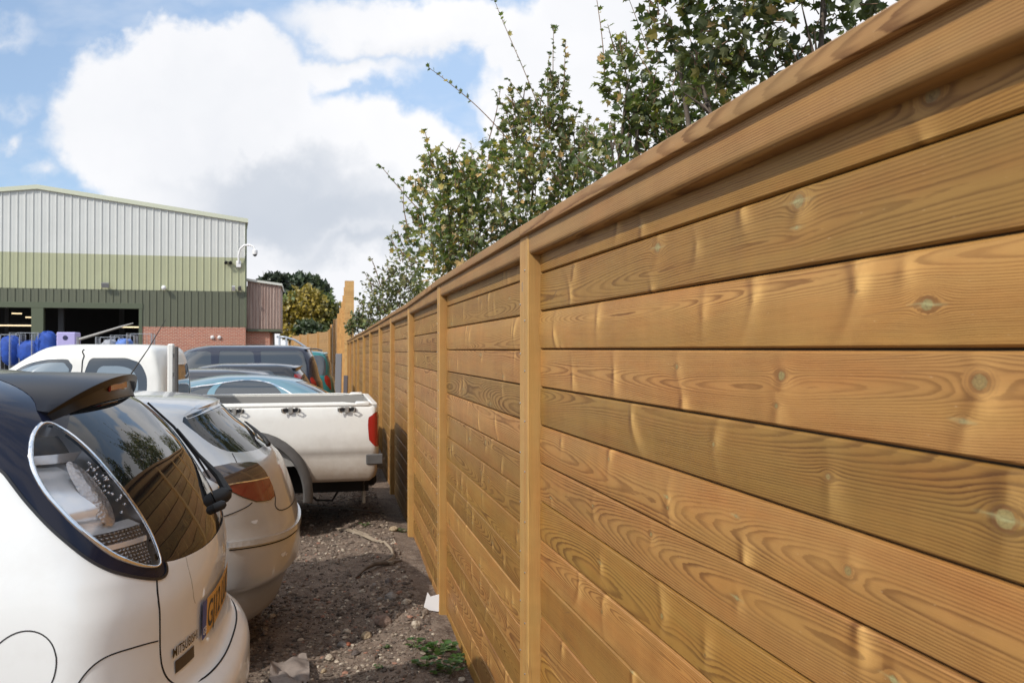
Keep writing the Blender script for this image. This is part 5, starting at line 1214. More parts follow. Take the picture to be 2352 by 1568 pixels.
for sg in (-1, 1):
    regs.append(dict(name='arch', kind='cut', poly=[(p, max(q, 0)) for p, q in [bks.side(-1.20+.50*cos(a_), .40+.53*sin(a_), sg) for a_ in np.linspace(.05, pi-.05, 24)]]))
    L_ = lambda l: [bks.side(a, z, sg) for a, z in l]
    regs.append(dict(name='tail_light', mat=M_RED, off=.006, poly=smooth_poly(L_([(-.125, 1.06), (-.115, 1.12), (-.06, 1.155)])+[bks.rear(sg*.84, 1.155), bks.rear(sg*.82, 1.10), bks.rear(sg*.82, .85), bks.rear(sg*.86, .83)]+L_([(-.06, .83), (-.11, .87), (-.12, .96)]), 1)))
    regs.append(dict(name='indicator_lens', mat=M_WLENS, off=.0075, poly=[bks.rear(sg*.905, 1.10), bks.rear(sg*.835, 1.10), bks.rear(sg*.835, 1.0), bks.rear(sg*.905, 1.0)]))
bo = shell(PU, bks, .06, M_PW2, regs, 'load_bed', top=False)
for q, p_ in enumerate(bo.get('indicator_lens', [])):
    if p_: p_.parent = bo['tail_light'][q]
g = MB()
g.box(-1.83, -.80, .66, -.07, .80, .70); g.box(-1.85, -.875, .66, -.04, -.80, 1.222); g.box(-1.85, .80, .66, -.04, .875, 1.222); g.box(-.085, -.80, .66, -.04, .80, 1.222); g.box(-1.85, -.80, .66, -1.80, .80, 1.222)
g.build('bed_liner', pmat('bed_grey', (.28, .27, .25), .6), PU)
g = MB()
for sg in (-1, 1):
    g.tube([(-1.84, sg*.885, 1.224), (-.12, sg*.885, 1.224), (-.05, sg*.84, 1.222)], .016, 8)
    g.tube([(-1.84, sg*.845, 1.240), (-.35, sg*.845, 1.240), (-.22, sg*.86, 1.228)], .010, 8)
g.box(-.09, -.84, 1.215, -.03, .84, 1.238, bev=.008); g.box(-.24, -.90, 1.22, -.10, -.80, 1.255, bev=.012); g.box(-.24, .80, 1.22, -.10, .90, 1.255, bev=.012)
g.build('bed_rail', M_PW2, PU, True, sharp=40)
for a_ in (-1.33, -.83, -.32):
    g = MB(); M3 = pmat('hook_metal', (.42, .40, .36), .4, .6)
    for dx_ in (-.045, .045):
        g.tube([(a_+dx_, -.932, 1.205), (a_+dx_+.012, -.960, 1.212), (a_+dx_+.03*(1 if dx_ > 0 else -1), -.962, 1.20), (a_+dx_+.02*(1 if dx_ > 0 else -1), -.955, 1.165), (a_+dx_, -.932, 1.160)], .007, 6)
    g.box(a_-.02, -.945, 1.155, a_+.02, -.92, 1.215, bev=.004); g.box(a_-.085, -.928, 1.168, a_+.085, -.915, 1.202, 1, bev=.004); g.build('rope_hook', [M3, M_TRIM], PU)
# wheel arch flare
for sg in (-1, 1):
    g = MB(); n = 22; V = []
    for i in range(n+1):
        a_ = -.12+(pi+.24)*i/n; c, s_ = cos(a_), sin(a_)
        for rr, yy in ((.485, .90), (.485, .965), (.50, .985), (.545, .975), (.57, .945), (.575, .92)): V.append((-1.20+rr*c, sg*yy, .40+rr*1.05*s_))
    F = [(i*6+j, i*6+j+1, (i+1)*6+j+1, (i+1)*6+j) for i in range(n) for j in range(5)]
    g.add(V, F if sg < 0 else [f[::-1] for f in F])
    g.build('wheel_arch_flare', M_GREYP, PU, True, sharp=50)
g = MB(); g.box(-5.0, -.62, .42, -1.9, .62, .9); g.box(-1.85, -.60, .36, -.1, .60, .66); g.box(-.45, -.55, .40, -.02, .55, .52, bev=.03); g.tube([(-.5, .3, .40), (-.28, .2, .30), (-.12, .1, .34)], .05, 10)
g.tube([(-.75, -.55, .42), (-.60, -.50, .27), (-.45, -.50, .26), (-.36, -.48, .40)], .012, 6); g.box(-1.35, -.7, .30, -1.08, .7, .50)
g.build('chassis', M_DARK, PU)
g = MB(); g.box(-.08, -.86, .62, .045, .86, .72, bev=.02); g.build('rear_bumper', M_GREYP, PU)
for sg in (-.92, .92):
    g = MB(); g.box(-.14, sg-.005, .66, .02, sg+.03, .76, bev=.01); g.build('bumper_end', M_GREYP, PU)
g = MB(); g.box(-.16, -.60, .24, -.13, -.42, .48, bev=.005); g.build('mud_flap', pmat('mud_flap_dirty', (.28, .25, .2), .8), PU)
for ax in (-1.20, -4.25):
    for sg in (-1, 1): wheel(PU, ax, sg*.80, .375, .24, sg)
g = MB(); g.box(-1.915, -.86, 1.20, -1.862, -.78, 1.80, bev=.010); g.box(-1.85, -.90, 1.18, -1.822, -.84, 1.775, 1, bev=.005); g.box(-1.90, -.84, 1.22, -1.83, -.80, 1.26, 1)
for k in range(3): g.box(-1.865, -.87, 1.34+.17*k, -1.84, -.82, 1.37+.17*k, 1)
g.build('board_holder', [M_PW2, M_GREYP], PU)
# door mirror
for sg in (-1, 1): g = MB(); g.lathe((-3.55, sg*1.0, 1.30), (0, 0, 1), [(-.12, .02), (-.10, .07), (0, .085), (.09, .07), (.12, .02)], 12); g.build('door_mirror', M_TRIM, PU, True)

# ================================================================== the cars further back
def at_un(n_, u_): p = CN*n_+CUu*u_; return (float(p[0]), float(p[1]))
SK = [[.20, -.15, -4.3, .78, .35, .5, 2.6, 2.4], [.32, -.04, -4.45, .86, .36, .6, 2.6, 2.4], [.55, 0, -4.5, .90, .38, .6, 2.6, 2.4], [.75, -.01, -4.47, .90, .38, .6, 2.6, 2.4], [.90, -.04, -4.2, .885, .36, .7, 2.5, 2.3], [.97, -.09, -3.7, .87, .35, .8, 2.5, 2.3],
      [1.005, -.20, -3.45, .85, .34, .8, 2.5, 2.3], [1.025, -.32, -3.35, .83, .30, .8, 2.5, 2.3], [1.09, -.42, -3.15, .79, .3, .7, 2.5, 2.3], [1.20, -.60, -2.85, .725, .3, .6, 2.5, 2.3], [1.31, -.82, -2.5, .655, .3, .5, 2.4, 2.3],
      [1.365, -.97, -2.25, .60, .28, .4, 2.3, 2.3], [1.40, -1.22, -2.05, .48, .25, .3, 2.3, 2.3], [1.418, -1.42, -1.9, .30, .15, .2, 2.3, 2.3], [1.425, -1.6, -1.75, .02, .04, .04, 2.3, 2.3]]
sks = Surf(SK, .06)
regs = [rearpoly(sks, [(-.62, 1.05), (-.57, 1.22), (-.52, 1.335), (.52, 1.335), (.57, 1.22), (.62, 1.05)], M_GLS, it=1)]
regs += sidewin(sks, [(-1.86, 1.02), (-1.86, 1.325), (-1.84, 1.345), (-1.6, 1.362), (-1.38, 1.355), (-1.24, 1.31), (-1.13, 1.20), (-1.10, 1.02)], M_GLS2, it=1)
regs += sidewin(sks, [(-1.07, 1.02), (-1.10, 1.20), (-1.02, 1.16), (-.86, 1.04)], M_GLS, it=1)
regs += sidewin(sks, [(-1.93, 1.02), (-1.93, 1.325), (-1.96, 1.335), (-2.15, 1.30), (-2.5, 1.18), (-2.85, 1.05), (-2.85, 1.02)], M_GLS2, it=1)
for sg in (-1, 1): regs += [dict(name='tail_light', mat=M_RED, off=.004, poly=smooth_poly([sks.rear(sg*.45, .92), sks.rear(sg*.45, .78), sks.rear(sg*.85, .76), sks.side(-.35, .84, sg), sks.side(-.3, .91, sg)], 1))]
SED, so_ = car('blue_saloon', 'pale metallic blue saloon seen over the pickup bed', 'car', at_un(.58, 11.72), sks, .07, M_PBLU, regs, [-1.0, -3.7], .32, .88, zoff=gz(11))
for m_ in (-1, 1): g = MB(); ribbon(g, sks, [sks.side(a, z, m_) for a, z in [(-2.9, 1.04), (-2.5, 1.20), (-2.1, 1.315), (-1.6, 1.37), (-1.3, 1.345), (-1.1, 1.25), (-.82, 1.05)]], .016, .004, step=.05); g.build('window_trim', M_CHR, SED)
g = MB(); g.lathe((-2.55, -.93, 1.07), (0, -1, 0), [(-.03, .02), (0, .07), (.12, .08), (.17, .03)], 12); g.build('door_mirror', M_TRIM, SED, True)

def hatch_keys(H, Lr, w, z_win=.98, front=-4.2, tail=.45, boxy=0.):
    d = H-.02
    return [[.20, -.15, front+.15, w-.10, .35, .5, 2.6, 2.4], [.35, -.03, front+.04, w-.03, .38, .6, 2.6, 2.4], [.60, 0, front, w, .38, .6, 2.6+boxy, 2.4], [.85, -.03, front+.12, w, .38, .7, 2.6+boxy, 2.3], [z_win-.02, -.07, front+.75, w-.015, .36, .8, 2.6+boxy, 2.3],
            [z_win+.05, -.11, front+1.0, w-.03, .34, .7, 2.5+boxy, 2.3], [z_win+(H-z_win)*.45, -tail*.5, front+1.45, w-.12, .3, .6, 2.5+boxy, 2.3], [H-.11, -tail*.9, front+1.85, w-.21, .28, .5, 2.5+boxy, 2.3], [H-.06, -tail*1.05, front+2.0, w-.26, .26, .4, 2.4, 2.3],
            [H-.03, -tail*1.35, front+2.15, w-.36, .25, .3, 2.3, 2.3], [H-.01, -tail*1.35-.25, front+2.3, w-.55, .2, .2, 2.3, 2.3], [H, -tail*1.35-.55, front+2.5, .02, .04, .04, 2.3, 2.3]]
def hatch(name, label, H, w, n_, u_, paint, tail=.45, front=-4.2, boxy=0., zw=.98, light=None, extra=None, glass=M_GLS2, cat='car', spoil=True, rw=True, wr=.33, doors=((-.75, -1.75), (-1.83, -2.75))):
    sf = Surf(hatch_keys(H, 0, w, zw, front, tail, boxy), .05); z0 = zw+.06; z1 = H-.13
    regs = []
    if rw: regs.append(rearpoly(sf, [(-w*.72, z0+.02), (-w*.66, z1), (w*.66, z1), (w*.72, z0+.02)], glass, it=1))
    for k, (a1, a2) in enumerate(doors):
        last = k == len(doors)-1
        regs += sidewin(sf, [(a1, z0), (a1-.04, z1-.03), (a1-.12, z1+.01), (a2+(.45 if last else .03), z1-(.02 if last else -.01)), (a2, z0)], glass, it=1)
    z_a, z_b, bb = light if light else (.75, .98, .55)
    for sg in (-1, 1): regs.append(dict(name='tail_light', mat=M_RED, off=.005, poly=smooth_poly([sf.rear(sg*(w*bb), z_b), sf.rear(sg*(w*bb+.02), z_a), sf.rear(sg*w*.9, z_a), sf.side(-.30, (z_a+z_b)/2, sg), sf.side(-.28-.1*tail, z_b, sg)], 1)))
    P0 = at_un(n_, u_)
    r_, o_ = car(name, label, cat, P0, sf, .08, paint, regs, [-.88 if front > -4.5 else -.95, front+.85], wr, w, zoff=gz(P0[1]))
    if spoil: spoiler(sf, r_, w-.30, lambda k: (-tail*.80-.10*abs(k)**2, H-.085+.03*(1-abs(k)**2.3)), float(sf.tz(H-.12)), paint, .02)
    return r_, sf
hatch('grey_estate', 'dark grey car mostly hidden between blue saloon and black hatchback', 1.49, .88, -.15, 13.95, M_PGRY, .8, -4.4, spoil=False)
g_, sf_ = hatch('black_hatchback', 'black hatchback with rear spoiler and high red tail lights behind the blue saloon', 1.56, .88, -.12, 16.1, M_PBLK, .38, -4.1, light=(1.20, 1.36, .80))
suv, sfv = hatch('navy_estate', 'tall navy off-road estate with dark tinted windows and silver roof edge', 1.93, .95, .0, 18.7, M_PNAV, .36, -4.7, .6, 1.16, light=(1.0, 1.25, .88), cat='car', wr=.38, doors=((-.42, -1.35), (-1.42, -2.15), (-2.25, -3.3)))
pmat('rail_silver', (.5, .5, .52), .3, .8)
teal, sft = hatch('teal_van', 'teal green tall car with vertical red tail lights at the far end of the row', 1.84, .88, .27, 22.1, M_PTEA, .24, -4.1, .8, 1.16, light=(.85, 1.22, .84), wr=.32, doors=((-.27, -.62), (-.72, -1.5), (-1.6, -2.6)))
for sg in (-1, 1): g = MB(); g.tube([(-.35, sg*.58, 1.84), (-.5, sg*.58, 1.885), (-2.0, sg*.58, 1.885), (-2.1, sg*.58, 1.84)], .02, 8); g.build('roof_rail', M_GREYP, teal)
# ================================================================== foliage
def leaf_mat(name, back=1.25, trans=.35):
    m = bpy.data.materials.new(name); m.use_nodes = True; t, b = mnodes(m)
    tn = t.attr('tint', 1); geo = t.new('ShaderNodeNewGeometry')
    pale = t.mix(.28, tn, (.20, .23, .17)); col = t.mix(geo.outputs['Backfacing'], tn, pale)
    t.set(b.inputs['Base Color'], col); b.inputs['Roughness'].default_value = .42; b.inputs['Specular IOR Level'].default_value = .45
    tr = t.new('ShaderNodeBsdfTranslucent'); t.set(tr.inputs[0], t.mix(1.0, tn, (1.3, 1.6, .7), 'MULTIPLY'))
    mx = t.new('ShaderNodeMixShader'); mx.inputs[0].default_value = trans
    t.l.new(b.outputs[0], mx.inputs[1]); t.l.new(tr.outputs[0], mx.inputs[2]); t.l.new(mx.outputs[0], t.n['Material Output'].inputs[0]); return m
M_LEAF = leaf_mat('leaf'); M_LEAFF = leaf_mat('far_leaf', trans=.15)
M_BARK = pmat('bark', (.10, .075, .055), .85); vary(M_BARK, (.13, .10, .075), .45, 20, bump=.5, bscale=60)
M_TWIG = pmat('young_twig', (.20, .125, .075), .7)
LOBED = np.array([(0, 0, 0), (.20, .02, .03), (.48, .22, .08), (.30, .36, .04), (.46, .66, .10), (.16, .62, .02), (0, 1.0, -.06), (-.16, .62, .02), (-.46, .66, .10), (-.30, .36, .04), (-.48, .22, .08), (-.20, .02, .03), (0, .38, -.03)])
LOBF = np.array([(12, i, (i+1) % 12) for i in range(12)])
SIMP = np.array([(0, 0, 0), (.36, .40, .08), (0, 1, -.05), (-.36, .40, .08)]); SIMF = np.array([(0, 1, 2), (0, 2, 3)])
def leaves(name, P, D, Nn, size, tint, tmpl, tf, parent, mat, seed=0):
    """P base points, D direction (petiole->tip), Nn approximate normal"""
    D = D/np.maximum(np.linalg.norm(D, axis=1, keepdims=True), 1e-9); X = np.cross(D, Nn); X /= np.maximum(np.linalg.norm(X, axis=1, keepdims=True), 1e-9); Z = np.cross(X, D)
    V = P[:, None]+size[:, None, None]*(tmpl[None, :, 0:1]*X[:, None]+tmpl[None, :, 1:2]*D[:, None]+tmpl[None, :, 2:3]*Z[:, None]); n, k = len(P), len(tmpl)
    F = (tf[None]+k*np.arange(n)[:, None, None]).reshape(-1, 3)
    return np_mesh(name, V.reshape(-1, 3), F, mat, parent, False, attrs={'tint': np.repeat(tint, k, 0)})
GREENS = np.array([(.100, .118, .036), (.075, .098, .034), (.145, .150, .048), (.055, .075, .030), (.19, .18, .065), (.40, .25, .10), (.32, .25, .08)])
def twig_leaves(r, tw, sz, prob, lst, per=.030):
    """tw: polyline (k,3); add leaves along"""
    seg = np.diff(tw, axis=0); L = np.linalg.norm(seg, axis=1).sum(); n = max(2, int(L/per)); k = len(tw)-1
    for q in range(n):
        if r.random() > prob: continue
        f = (q+r.random())/n*k; i = min(int(f), k-1); p = tw[i]+seg[i]*(f-i); d = seg[i]/max(1e-6, np.linalg.norm(seg[i]))
        a = r.normal(size=3); a -= a.dot(d)*d; a /= np.linalg.norm(a); dd = a*.8+d*.5+np.array([0, 0, -.25]); nn = np.array([0, 0, 1.])+r.normal(size=3)*.75
        lst.append((p, dd, nn, sz*r.uniform(.6, 1.2)))
def shrub(name, label, cat, blobs, Z, base, leaf, dens, seed, shoots=(), yellow=.05, group=None, stems=6, simple=False, pal=(.28, .24, .2, .16, .08), zjit=0., abs_blobs=None, trunk_r=.03, solid=0., spires=1.):
    r = np.random.default_rng(seed); root = empty(name, (base[0], base[1], 0), 0, label, cat, group); B0 = np.array([base[0], base[1], 0.])
    E = [np.array(e) for e in abs_blobs] if abs_blobs else []
    for (px, py, rx, ry, *rest) in blobs:
        Zb = Z+(rest[0] if rest else 0); c = np.array(ray(px, py, Zb)); a = rx/1898*Zb; h = ry/1898*Zb; E.append(np.array([*c, a, min(a, h)*1.05, h]))
    lst = []; br = MB()
    for e in E:
        c = e[:3]; R = e[3:]; A_ = pi*R[0]*R[2]; Lt = R.mean()*.36; n = int(dens*A_/(leaf*leaf*.36)/max(2., Lt/(leaf*.62)))
        for _ in range(max(3, int(7*spires*R.mean()/(R.mean()+.25)*2))):
            u = r.normal(size=3); u[2] = abs(u[2])+.3; u /= np.linalg.norm(u); p = c+R*u*.75; d = np.array([u[0]*.55, u[1]*.55, .9])+r.normal(size=3)*.18; d /= np.linalg.norm(d); L = min(.75, R.mean()*r.uniform(.5, 1.25))
            tw = np.array([p, p+d*L*.5+r.normal(size=3)*L*.05, p+d*L+r.normal(size=3)*L*.07+np.array([0, 0, -.02])]); lst_ = []
            twig_leaves(r, tw, leaf*.9, .8, lst, per=leaf*.38); br.tube([tuple(x-B0) for x in tw], [.005*leaf/.05, .0035*leaf/.05, .0015*leaf/.05], 4, 1, cap=False)
        for _ in range(n):
            u = r.normal(size=3); u /= np.linalg.norm(u); rad = r.random()**(.45)*(.80+.32*float(vnoise(u[0]*2+u[2]+seed, u[1]*2-u[2]+5, 1.6, seed+3)))
            p = c+R*u*rad
            if float(vnoise(p[0]*1.0+p[1]*.6+7, p[2]+p[1]*.8+3, 1.0/(R.mean()*.38), seed+9)) < .36-solid: continue
            d = u*.75+np.array([0, 0, .65])+r.normal(size=3)*.35; d /= np.linalg.norm(d); L = R.mean()*r.uniform(.22, .5)
            q = p+d*L*.5+r.normal(size=3)*L*.10; e2 = p+d*L+r.normal(size=3)*L*.14
            tw = np.array([p, q, e2]); twig_leaves(r, tw, leaf, .92, lst, per=leaf*.62)
            if r.random() < (.35 if not simple else .15): br.tube([tuple(x-B0) for x in tw], [.0035*leaf/.05, .0025*leaf/.05, .0012*leaf/.05], 4, 1, cap=False)
    for sh in shoots:
        pts = np.array([ray(px, py, Z+(sh[1] if len(sh) > 1 else 0)) for px, py in sh[0]]); pts2 = np.array(smooth_poly([tuple(p) for p in pts], 2, False)); k = len(pts2)
        br.tube([tuple(x-B0) for x in pts2], [.0065*Z/8*(1-.72*i/k) for i in range(k)], 5, 1, cap=False)
        lo = int(k*(sh[2] if len(sh) > 2 else 0.)); twig_leaves(r, pts2[lo:], leaf*.8, sh[3] if len(sh) > 3 else .8, lst, per=leaf*.5)
        tip = pts2[-max(2, k//6):]; twig_leaves(r, tip, leaf*.75, .95, lst, per=leaf*.25)
    for i in range(stems):
        e = E[int(r.integers(0, len(E)))]; tgt = e[:3]+e[3:]*r.uniform(-.4, .5, 3); s0 = B0+np.array([r.uniform(-.2, .2), r.uniform(-.2, .2), 0])
        m = s0*.55+tgt*.45+np.array([0, 0, .25*(tgt[2]-s0[2])*.5])+r.normal(size=3)*.08
        sp_ = smooth_poly([tuple(s0), tuple(m), tuple(tgt)], 2, False)
        br.tube([tuple(np.array(x)-B0) for x in sp_], [trunk_r*(1-.8*q/len(sp_)) for q in range(len(sp_))], 6, 0, cap=False)
        for _ in range(5):
            f = r.uniform(.35, 1); p = m+(tgt-m)*f; q = p+r.normal(size=3)*e[3:].mean()*.5+np.array([0, 0, e[5]*.35]); br.tube([tuple(p-B0), tuple((p+q)/2-B0+r.normal(size=3)*.02), tuple(q-B0)], [trunk_r*.35, trunk_r*.22, trunk_r*.08], 5, 0, cap=False)
    br.build('branches', [M_BARK, M_TWIG], root, True)
    P = np.array([l[0] for l in lst])-B0; D = np.array([l[1] for l in lst]); Nn = np.array([l[2] for l in lst]); sz = np.array([l[3] for l in lst])
    pr = list(pal)+[yellow*.5, yellow*.5]; pr = np.array(pr)/sum(pr)
    tint = GREENS[r.choice(7, len(P), p=pr)]*r.uniform(.86, 1.16, (len(P), 1))
    cl = np.array([vnoise(p[0]*1.0+p[1]+11, p[2], .9, seed+20) for p in P]) if len(P) < 60000 else np.full(len(P), .5)
    tint = tint*(.85+.75*cl[:, None])
    if simple: leaves('crown', P, D, Nn, sz, tint, SIMP, SIMF, root, M_LEAFF)
    else: leaves('crown', P, D, Nn, sz, tint, LOBED, LOBF, root, M_LEAF)
    return root, len(P)
GH = 'shrubs growing over the long timber fence'
_, n_ = shrub('hawthorn_shrub', 'hawthorn with large leaves overhanging the nearest part of the fence, top right', 'shrub',
      [(1930, -20, 150, 95), (1700, 40, 130, 110), (1560, 60, 80, 120, .4), (1780, 160, 120, 60, .2), (1880, -170, 300, 120), (1640, 170, 90, 60, .3), (1950, 120, 60, 40, .1), (1640, -130, 200, 110)], 3.7, (1.25, 3.8), .060, 2.6, 21,
      shoots=[([(1850, 260), (1840, 130), (1740, 0), (1700, -60)], 0, 1.0, 0), ([(1500, 140), (1470, 60), (1440, -20)], .4, .2)], group=GH, stems=5, yellow=.06)
shrub('field_maple', 'dark green field maple between the near hawthorn and the big shrub', 'shrub',
      [(1560, 250, 120, 80), (1430, 180, 45, 95), (1470, 250, 75, 60), (1640, 210, 70, 90), (1400, 330, 60, 40, .6), (1560, 330, 150, 60), (1500, 420, 160, 80)], 5.4, (.75, 5.6), .060, 2.7, 22,
      shoots=[([(1390, 180), (1385, 90), (1372, 0), (1368, -30)], 0, .1, .85), ([(1515, 140), (1500, 70), (1490, -10)], 0, .1, .5), ([(1600, 130), (1575, 50), (1560, -10)], 0, .1, .5), ([(1445, 200), (1430, 120), (1418, 85)], 0, 0, .95)], group=GH, yellow=.05, solid=.04)
shrub('bramble_and_maple_shrub', 'tallest shrub with long bare shoots rising against the cloud, middle of the picture', 'shrub',
      [(1240, 370, 95, 115), (1150, 450, 130, 110), (1050, 480, 75, 95), (1275, 270, 38, 90), (1335, 360, 60, 65), (985, 570, 70, 80, .6), (1170, 580, 190, 110), (1060, 620, 120, 90), (1020, 410, 50, 50), (960, 460, 22, 40, .4), (1190, 270, 35, 65), (1300, 470, 120, 90)], 8.2, (-.05, 8.6), .068, 2.5, 23,
      shoots=[([(1290, 400), (1265, 320), (1215, 185), (1160, 60), (1132, -10)], 0, .35, .5), ([(1185, 340), (1110, 255), (1040, 195), (982, 152)], 0, .45, .7), ([(1272, 300), (1270, 150), (1272, 58)], 0, 0, .95), ([(1262, 300), (1256, 200), (1262, 120)], .1, 0, .95), ([(1292, 300), (1296, 170), (1300, 90)], 0, 0, .95),
              ([(1240, 290), (1195, 215), (1165, 178)], 0, .2, .95), ([(1010, 420), (985, 340), (975, 298)], 0, .1, .95), ([(960, 480), (915, 430), (872, 378)], 0, .1, .9), ([(935, 520), (925, 470), (928, 410)], 0, .2), ([(950, 600), (910, 570), (892, 545)], .2, .1), ([(1320, 330), (1318, 300), (1325, 250)], 0), ([(1120, 330), (1140, 260), (1150, 200)], 0)], group=GH, yellow=.15, stems=9, solid=.0, spires=1.6)
shrub('pale_willow_shrub', 'soft grey green shrub farther along, above the far end of the fence', 'shrub',
      [(925, 640, 45, 60), (880, 680, 42, 42), (960, 690, 60, 50), (850, 715, 26, 26), (900, 730, 60, 40)], 15.5, (-2.1, 16), .085, 3.2, 24, group=GH, shoots=[([(875, 660), (860, 610), (850, 590)], 0), ([(920, 600), (905, 560), (895, 540)], 0)], yellow=.02, simple=True, pal=(.2, .1, .4, .05, .25), solid=.1)
shrub('dark_far_shrub', 'small dark bush behind the very end of the fence', 'shrub', [(822, 738, 16, 22), (838, 745, 22, 18), (808, 752, 12, 20)], 27, (-4.6, 27.6), .12, 6.0, 25, group=GH, yellow=0, simple=True, solid=.2)
shrub('side_shrub', 'broad shrub behind the fence beside the camera, outside the frame', 'shrub', [], 3, (2.3, .6), .06, 2.5, 26, group=GH, abs_blobs=[(2.3, .3, 2.5, .75, .9, .8), (2.6, -1.0, 2.9, .8, 1.0, .9), (2.7, -2.4, 2.4, .8, .9, .9), (2.2, -.4, 1.8, .6, 1.6, .7)], simple=True)
def far_tree(name, label, Z, blobs, base_px, leaf, dens, seed, tints, trunk=.25, extra=None):
    r = np.random.default_rng(seed); bx, by, _ = ray(base_px, 802, Z); root = empty(name, (bx, by, 0), 0, label, 'tree', 'trees beyond the yard'); B0 = np.array([bx, by, 0.])
    P = []; T_ = []; br = MB(); tops = []
    for (px, py, rx, ry) in blobs:
        c = np.array(ray(px, py, Z)); R = np.array([rx, (rx+ry)/2, ry])/1898*Z; n = int(dens*R.prod()**(2/3)*100); tops.append(c)
        u = r.normal(size=(n, 3)); u /= np.linalg.norm(u, axis=1, keepdims=True)
        nz = vnoise(u[:, 0]*1.3+u[:, 1], u[:, 2]*1.5+u[:, 1]*.7, 2.4, seed+int(px)); rad = r.random(n)**.3*(.72+.45*nz)
        P.append(c+R*u*rad[:, None]); k = vnoise(P[-1][:, 0]+P[-1][:, 1], P[-1][:, 2], .55, seed+5)
        a = np.array(tints[0]); b_ = np.array(tints[1]); k = np.clip((k-.35)*3.2, 0, 1)[:, None]; T_.append((a*(1-k)+b_*k)*r.uniform(.7, 1.35, (n, 1)))
    P = np.vstack(P); T_ = np.vstack(T_); n = len(P); D = r.normal(size=(n, 3)); Nn = r.normal(size=(n, 3))+np.array([0, 0, .8])
    leaves('crown', P-B0, D, Nn, leaf*r.uniform(.6, 1.3, n), T_, SIMP, SIMF, root, M_LEAFF)
    mid = np.mean(tops, axis=0)-B0; br.tube([(0, 0, 0), (mid[0]*.3, 0, mid[2]*.5), tuple(mid)], [trunk, trunk*.7, trunk*.3], 8)
    for c in tops: br.tube([(mid[0]*.25, 0, mid[2]*.45), tuple((np.array([0, 0, mid[2]*.6])+c-B0)/2), tuple(c-B0)], [trunk*.4, trunk*.3, trunk*.1], 6)
    if extra:
        for e in extra: br.tube([tuple(np.array(ray(px, py, Z))-B0) for px, py in e], [.08, .05, .02][:len(e)], 5)
    br.build('trunk', M_BARK, root, True); return root
far_tree('autumn_tree', 'rounded tree turning yellow and orange beyond the low far fence', 84, [(700, 695, 52, 38), (738, 708, 44, 36), (670, 715, 34, 38), (720, 745, 55, 35), (755, 725, 24, 30), (690, 760, 50, 30)], 712, .48, 3.4, 31, ((.095, .125, .026), (.30, .22, .035)))
far_tree('dark_green_tree', 'small dark green tree in front of the autumn tree crown', 80, [(700, 752, 30, 22), (722, 762, 34, 18)], 700, .55, 2.2, 33, ((.035, .055, .018), (.065, .085, .025)))
far_tree('scots_pine', 'tall dark pine crown rising behind the autumn tree', 120, [(690, 655, 55, 24), (718, 668, 40, 24), (650, 650, 34, 16), (745, 690, 22, 16), (700, 690, 60, 30)], 690, .85, 2.6, 32, ((.036, .056, .028), (.070, .092, .040)), trunk=.35)
far_tree('ragged_pine', 'ragged pine top with bare twigs just right of the warehouse annex', 112, [(622, 640, 20, 12), (640, 645, 22, 14), (612, 652, 14, 14), (630, 670, 26, 20)], 628, .8, 2.6, 34, ((.018, .028, .018), (.03, .042, .022)), extra=[[(612, 650), (606, 635), (603, 622)], [(620, 645), (618, 630), (622, 622)]])

r = np.random.default_rng(77); n = 26000; an = r.uniform(0, 2*pi, n); keep = ~((np.abs(an-pi/2) < .30)); an = an[keep]; n = len(an)
Rr = 190+25*np.sin(an*3)+r.uniform(-6, 6, n); hh = (4.5+4.5*vnoise(an*14, an*3, 1.0, 40)+3*vnoise(an*60, an*5, 1.0, 41))*r.random(n)**.6
P = np.stack([Rr*np.cos(an), Rr*np.sin(an), hh], -1); tk = np.clip((vnoise(an*40, hh*.3, 1.0, 42)-.3)*2, 0, 1)[:, None]
tl = leaves('distant_treeline', P, r.normal(size=(n, 3)), r.normal(size=(n, 3)), r.uniform(1.0, 2.4, n), np.array([(.030, .045, .018)])*(1-tk)+np.array([(.07, .085, .028)])*tk, SIMP, SIMF, None, M_LEAFF)
tl['kind'] = 'stuff'; tl['label'] = 'far belt of trees on the horizon round the yard'; tl['category'] = 'treeline'
# ================================================================== things on the ground
def blobstone(px, py, rpx, col, lab, seed):
    x, y, z = gp(px, py); R = rpx/1898*y; r = np.random.default_rng(seed)
    from mathutils import noise as mn
    V = []; F = []; nu, nv = 14, 9
    for j in range(nv+1):
        for i in range(nu):
            a = 2*pi*i/nu; b_ = -pi/2+pi*j/nv; d = Vector((cos(a)*cos(b_), sin(a)*cos(b_), sin(b_))); k = 1+.30*mn.noise(d*1.5+Vector((seed, 0, 0)))+.12*mn.noise(d*5+Vector((seed, 3, 0)))
            q = max(abs(d.x), abs(d.y), abs(d.z)); k *= (1+.35*(1/q-1)*-.6+.0)
            V.append((d.x*R*1.15*k, d.y*R*.9*k, d.z*R*.72*k))
    F = [(j*nu+i, j*nu+(i+1) % nu, (j+1)*nu+(i+1) % nu, (j+1)*nu+i) for j in range(nv) for i in range(nu)]
    o = np_mesh('stone', V, F, M_STN, None, False, loc=(x, y, z+R*.35), rz=seed*1.3, attrs={'tint': np.tile(col, (len(V), 1))}); tag(o, lab, 'stone', 'larger stones on the dirt')
pale = (.44, .38, .30); buff = (.36, .28, .18); grey = (.22, .20, .18); dk = (.11, .09, .08); red = (.36, .13, .07)
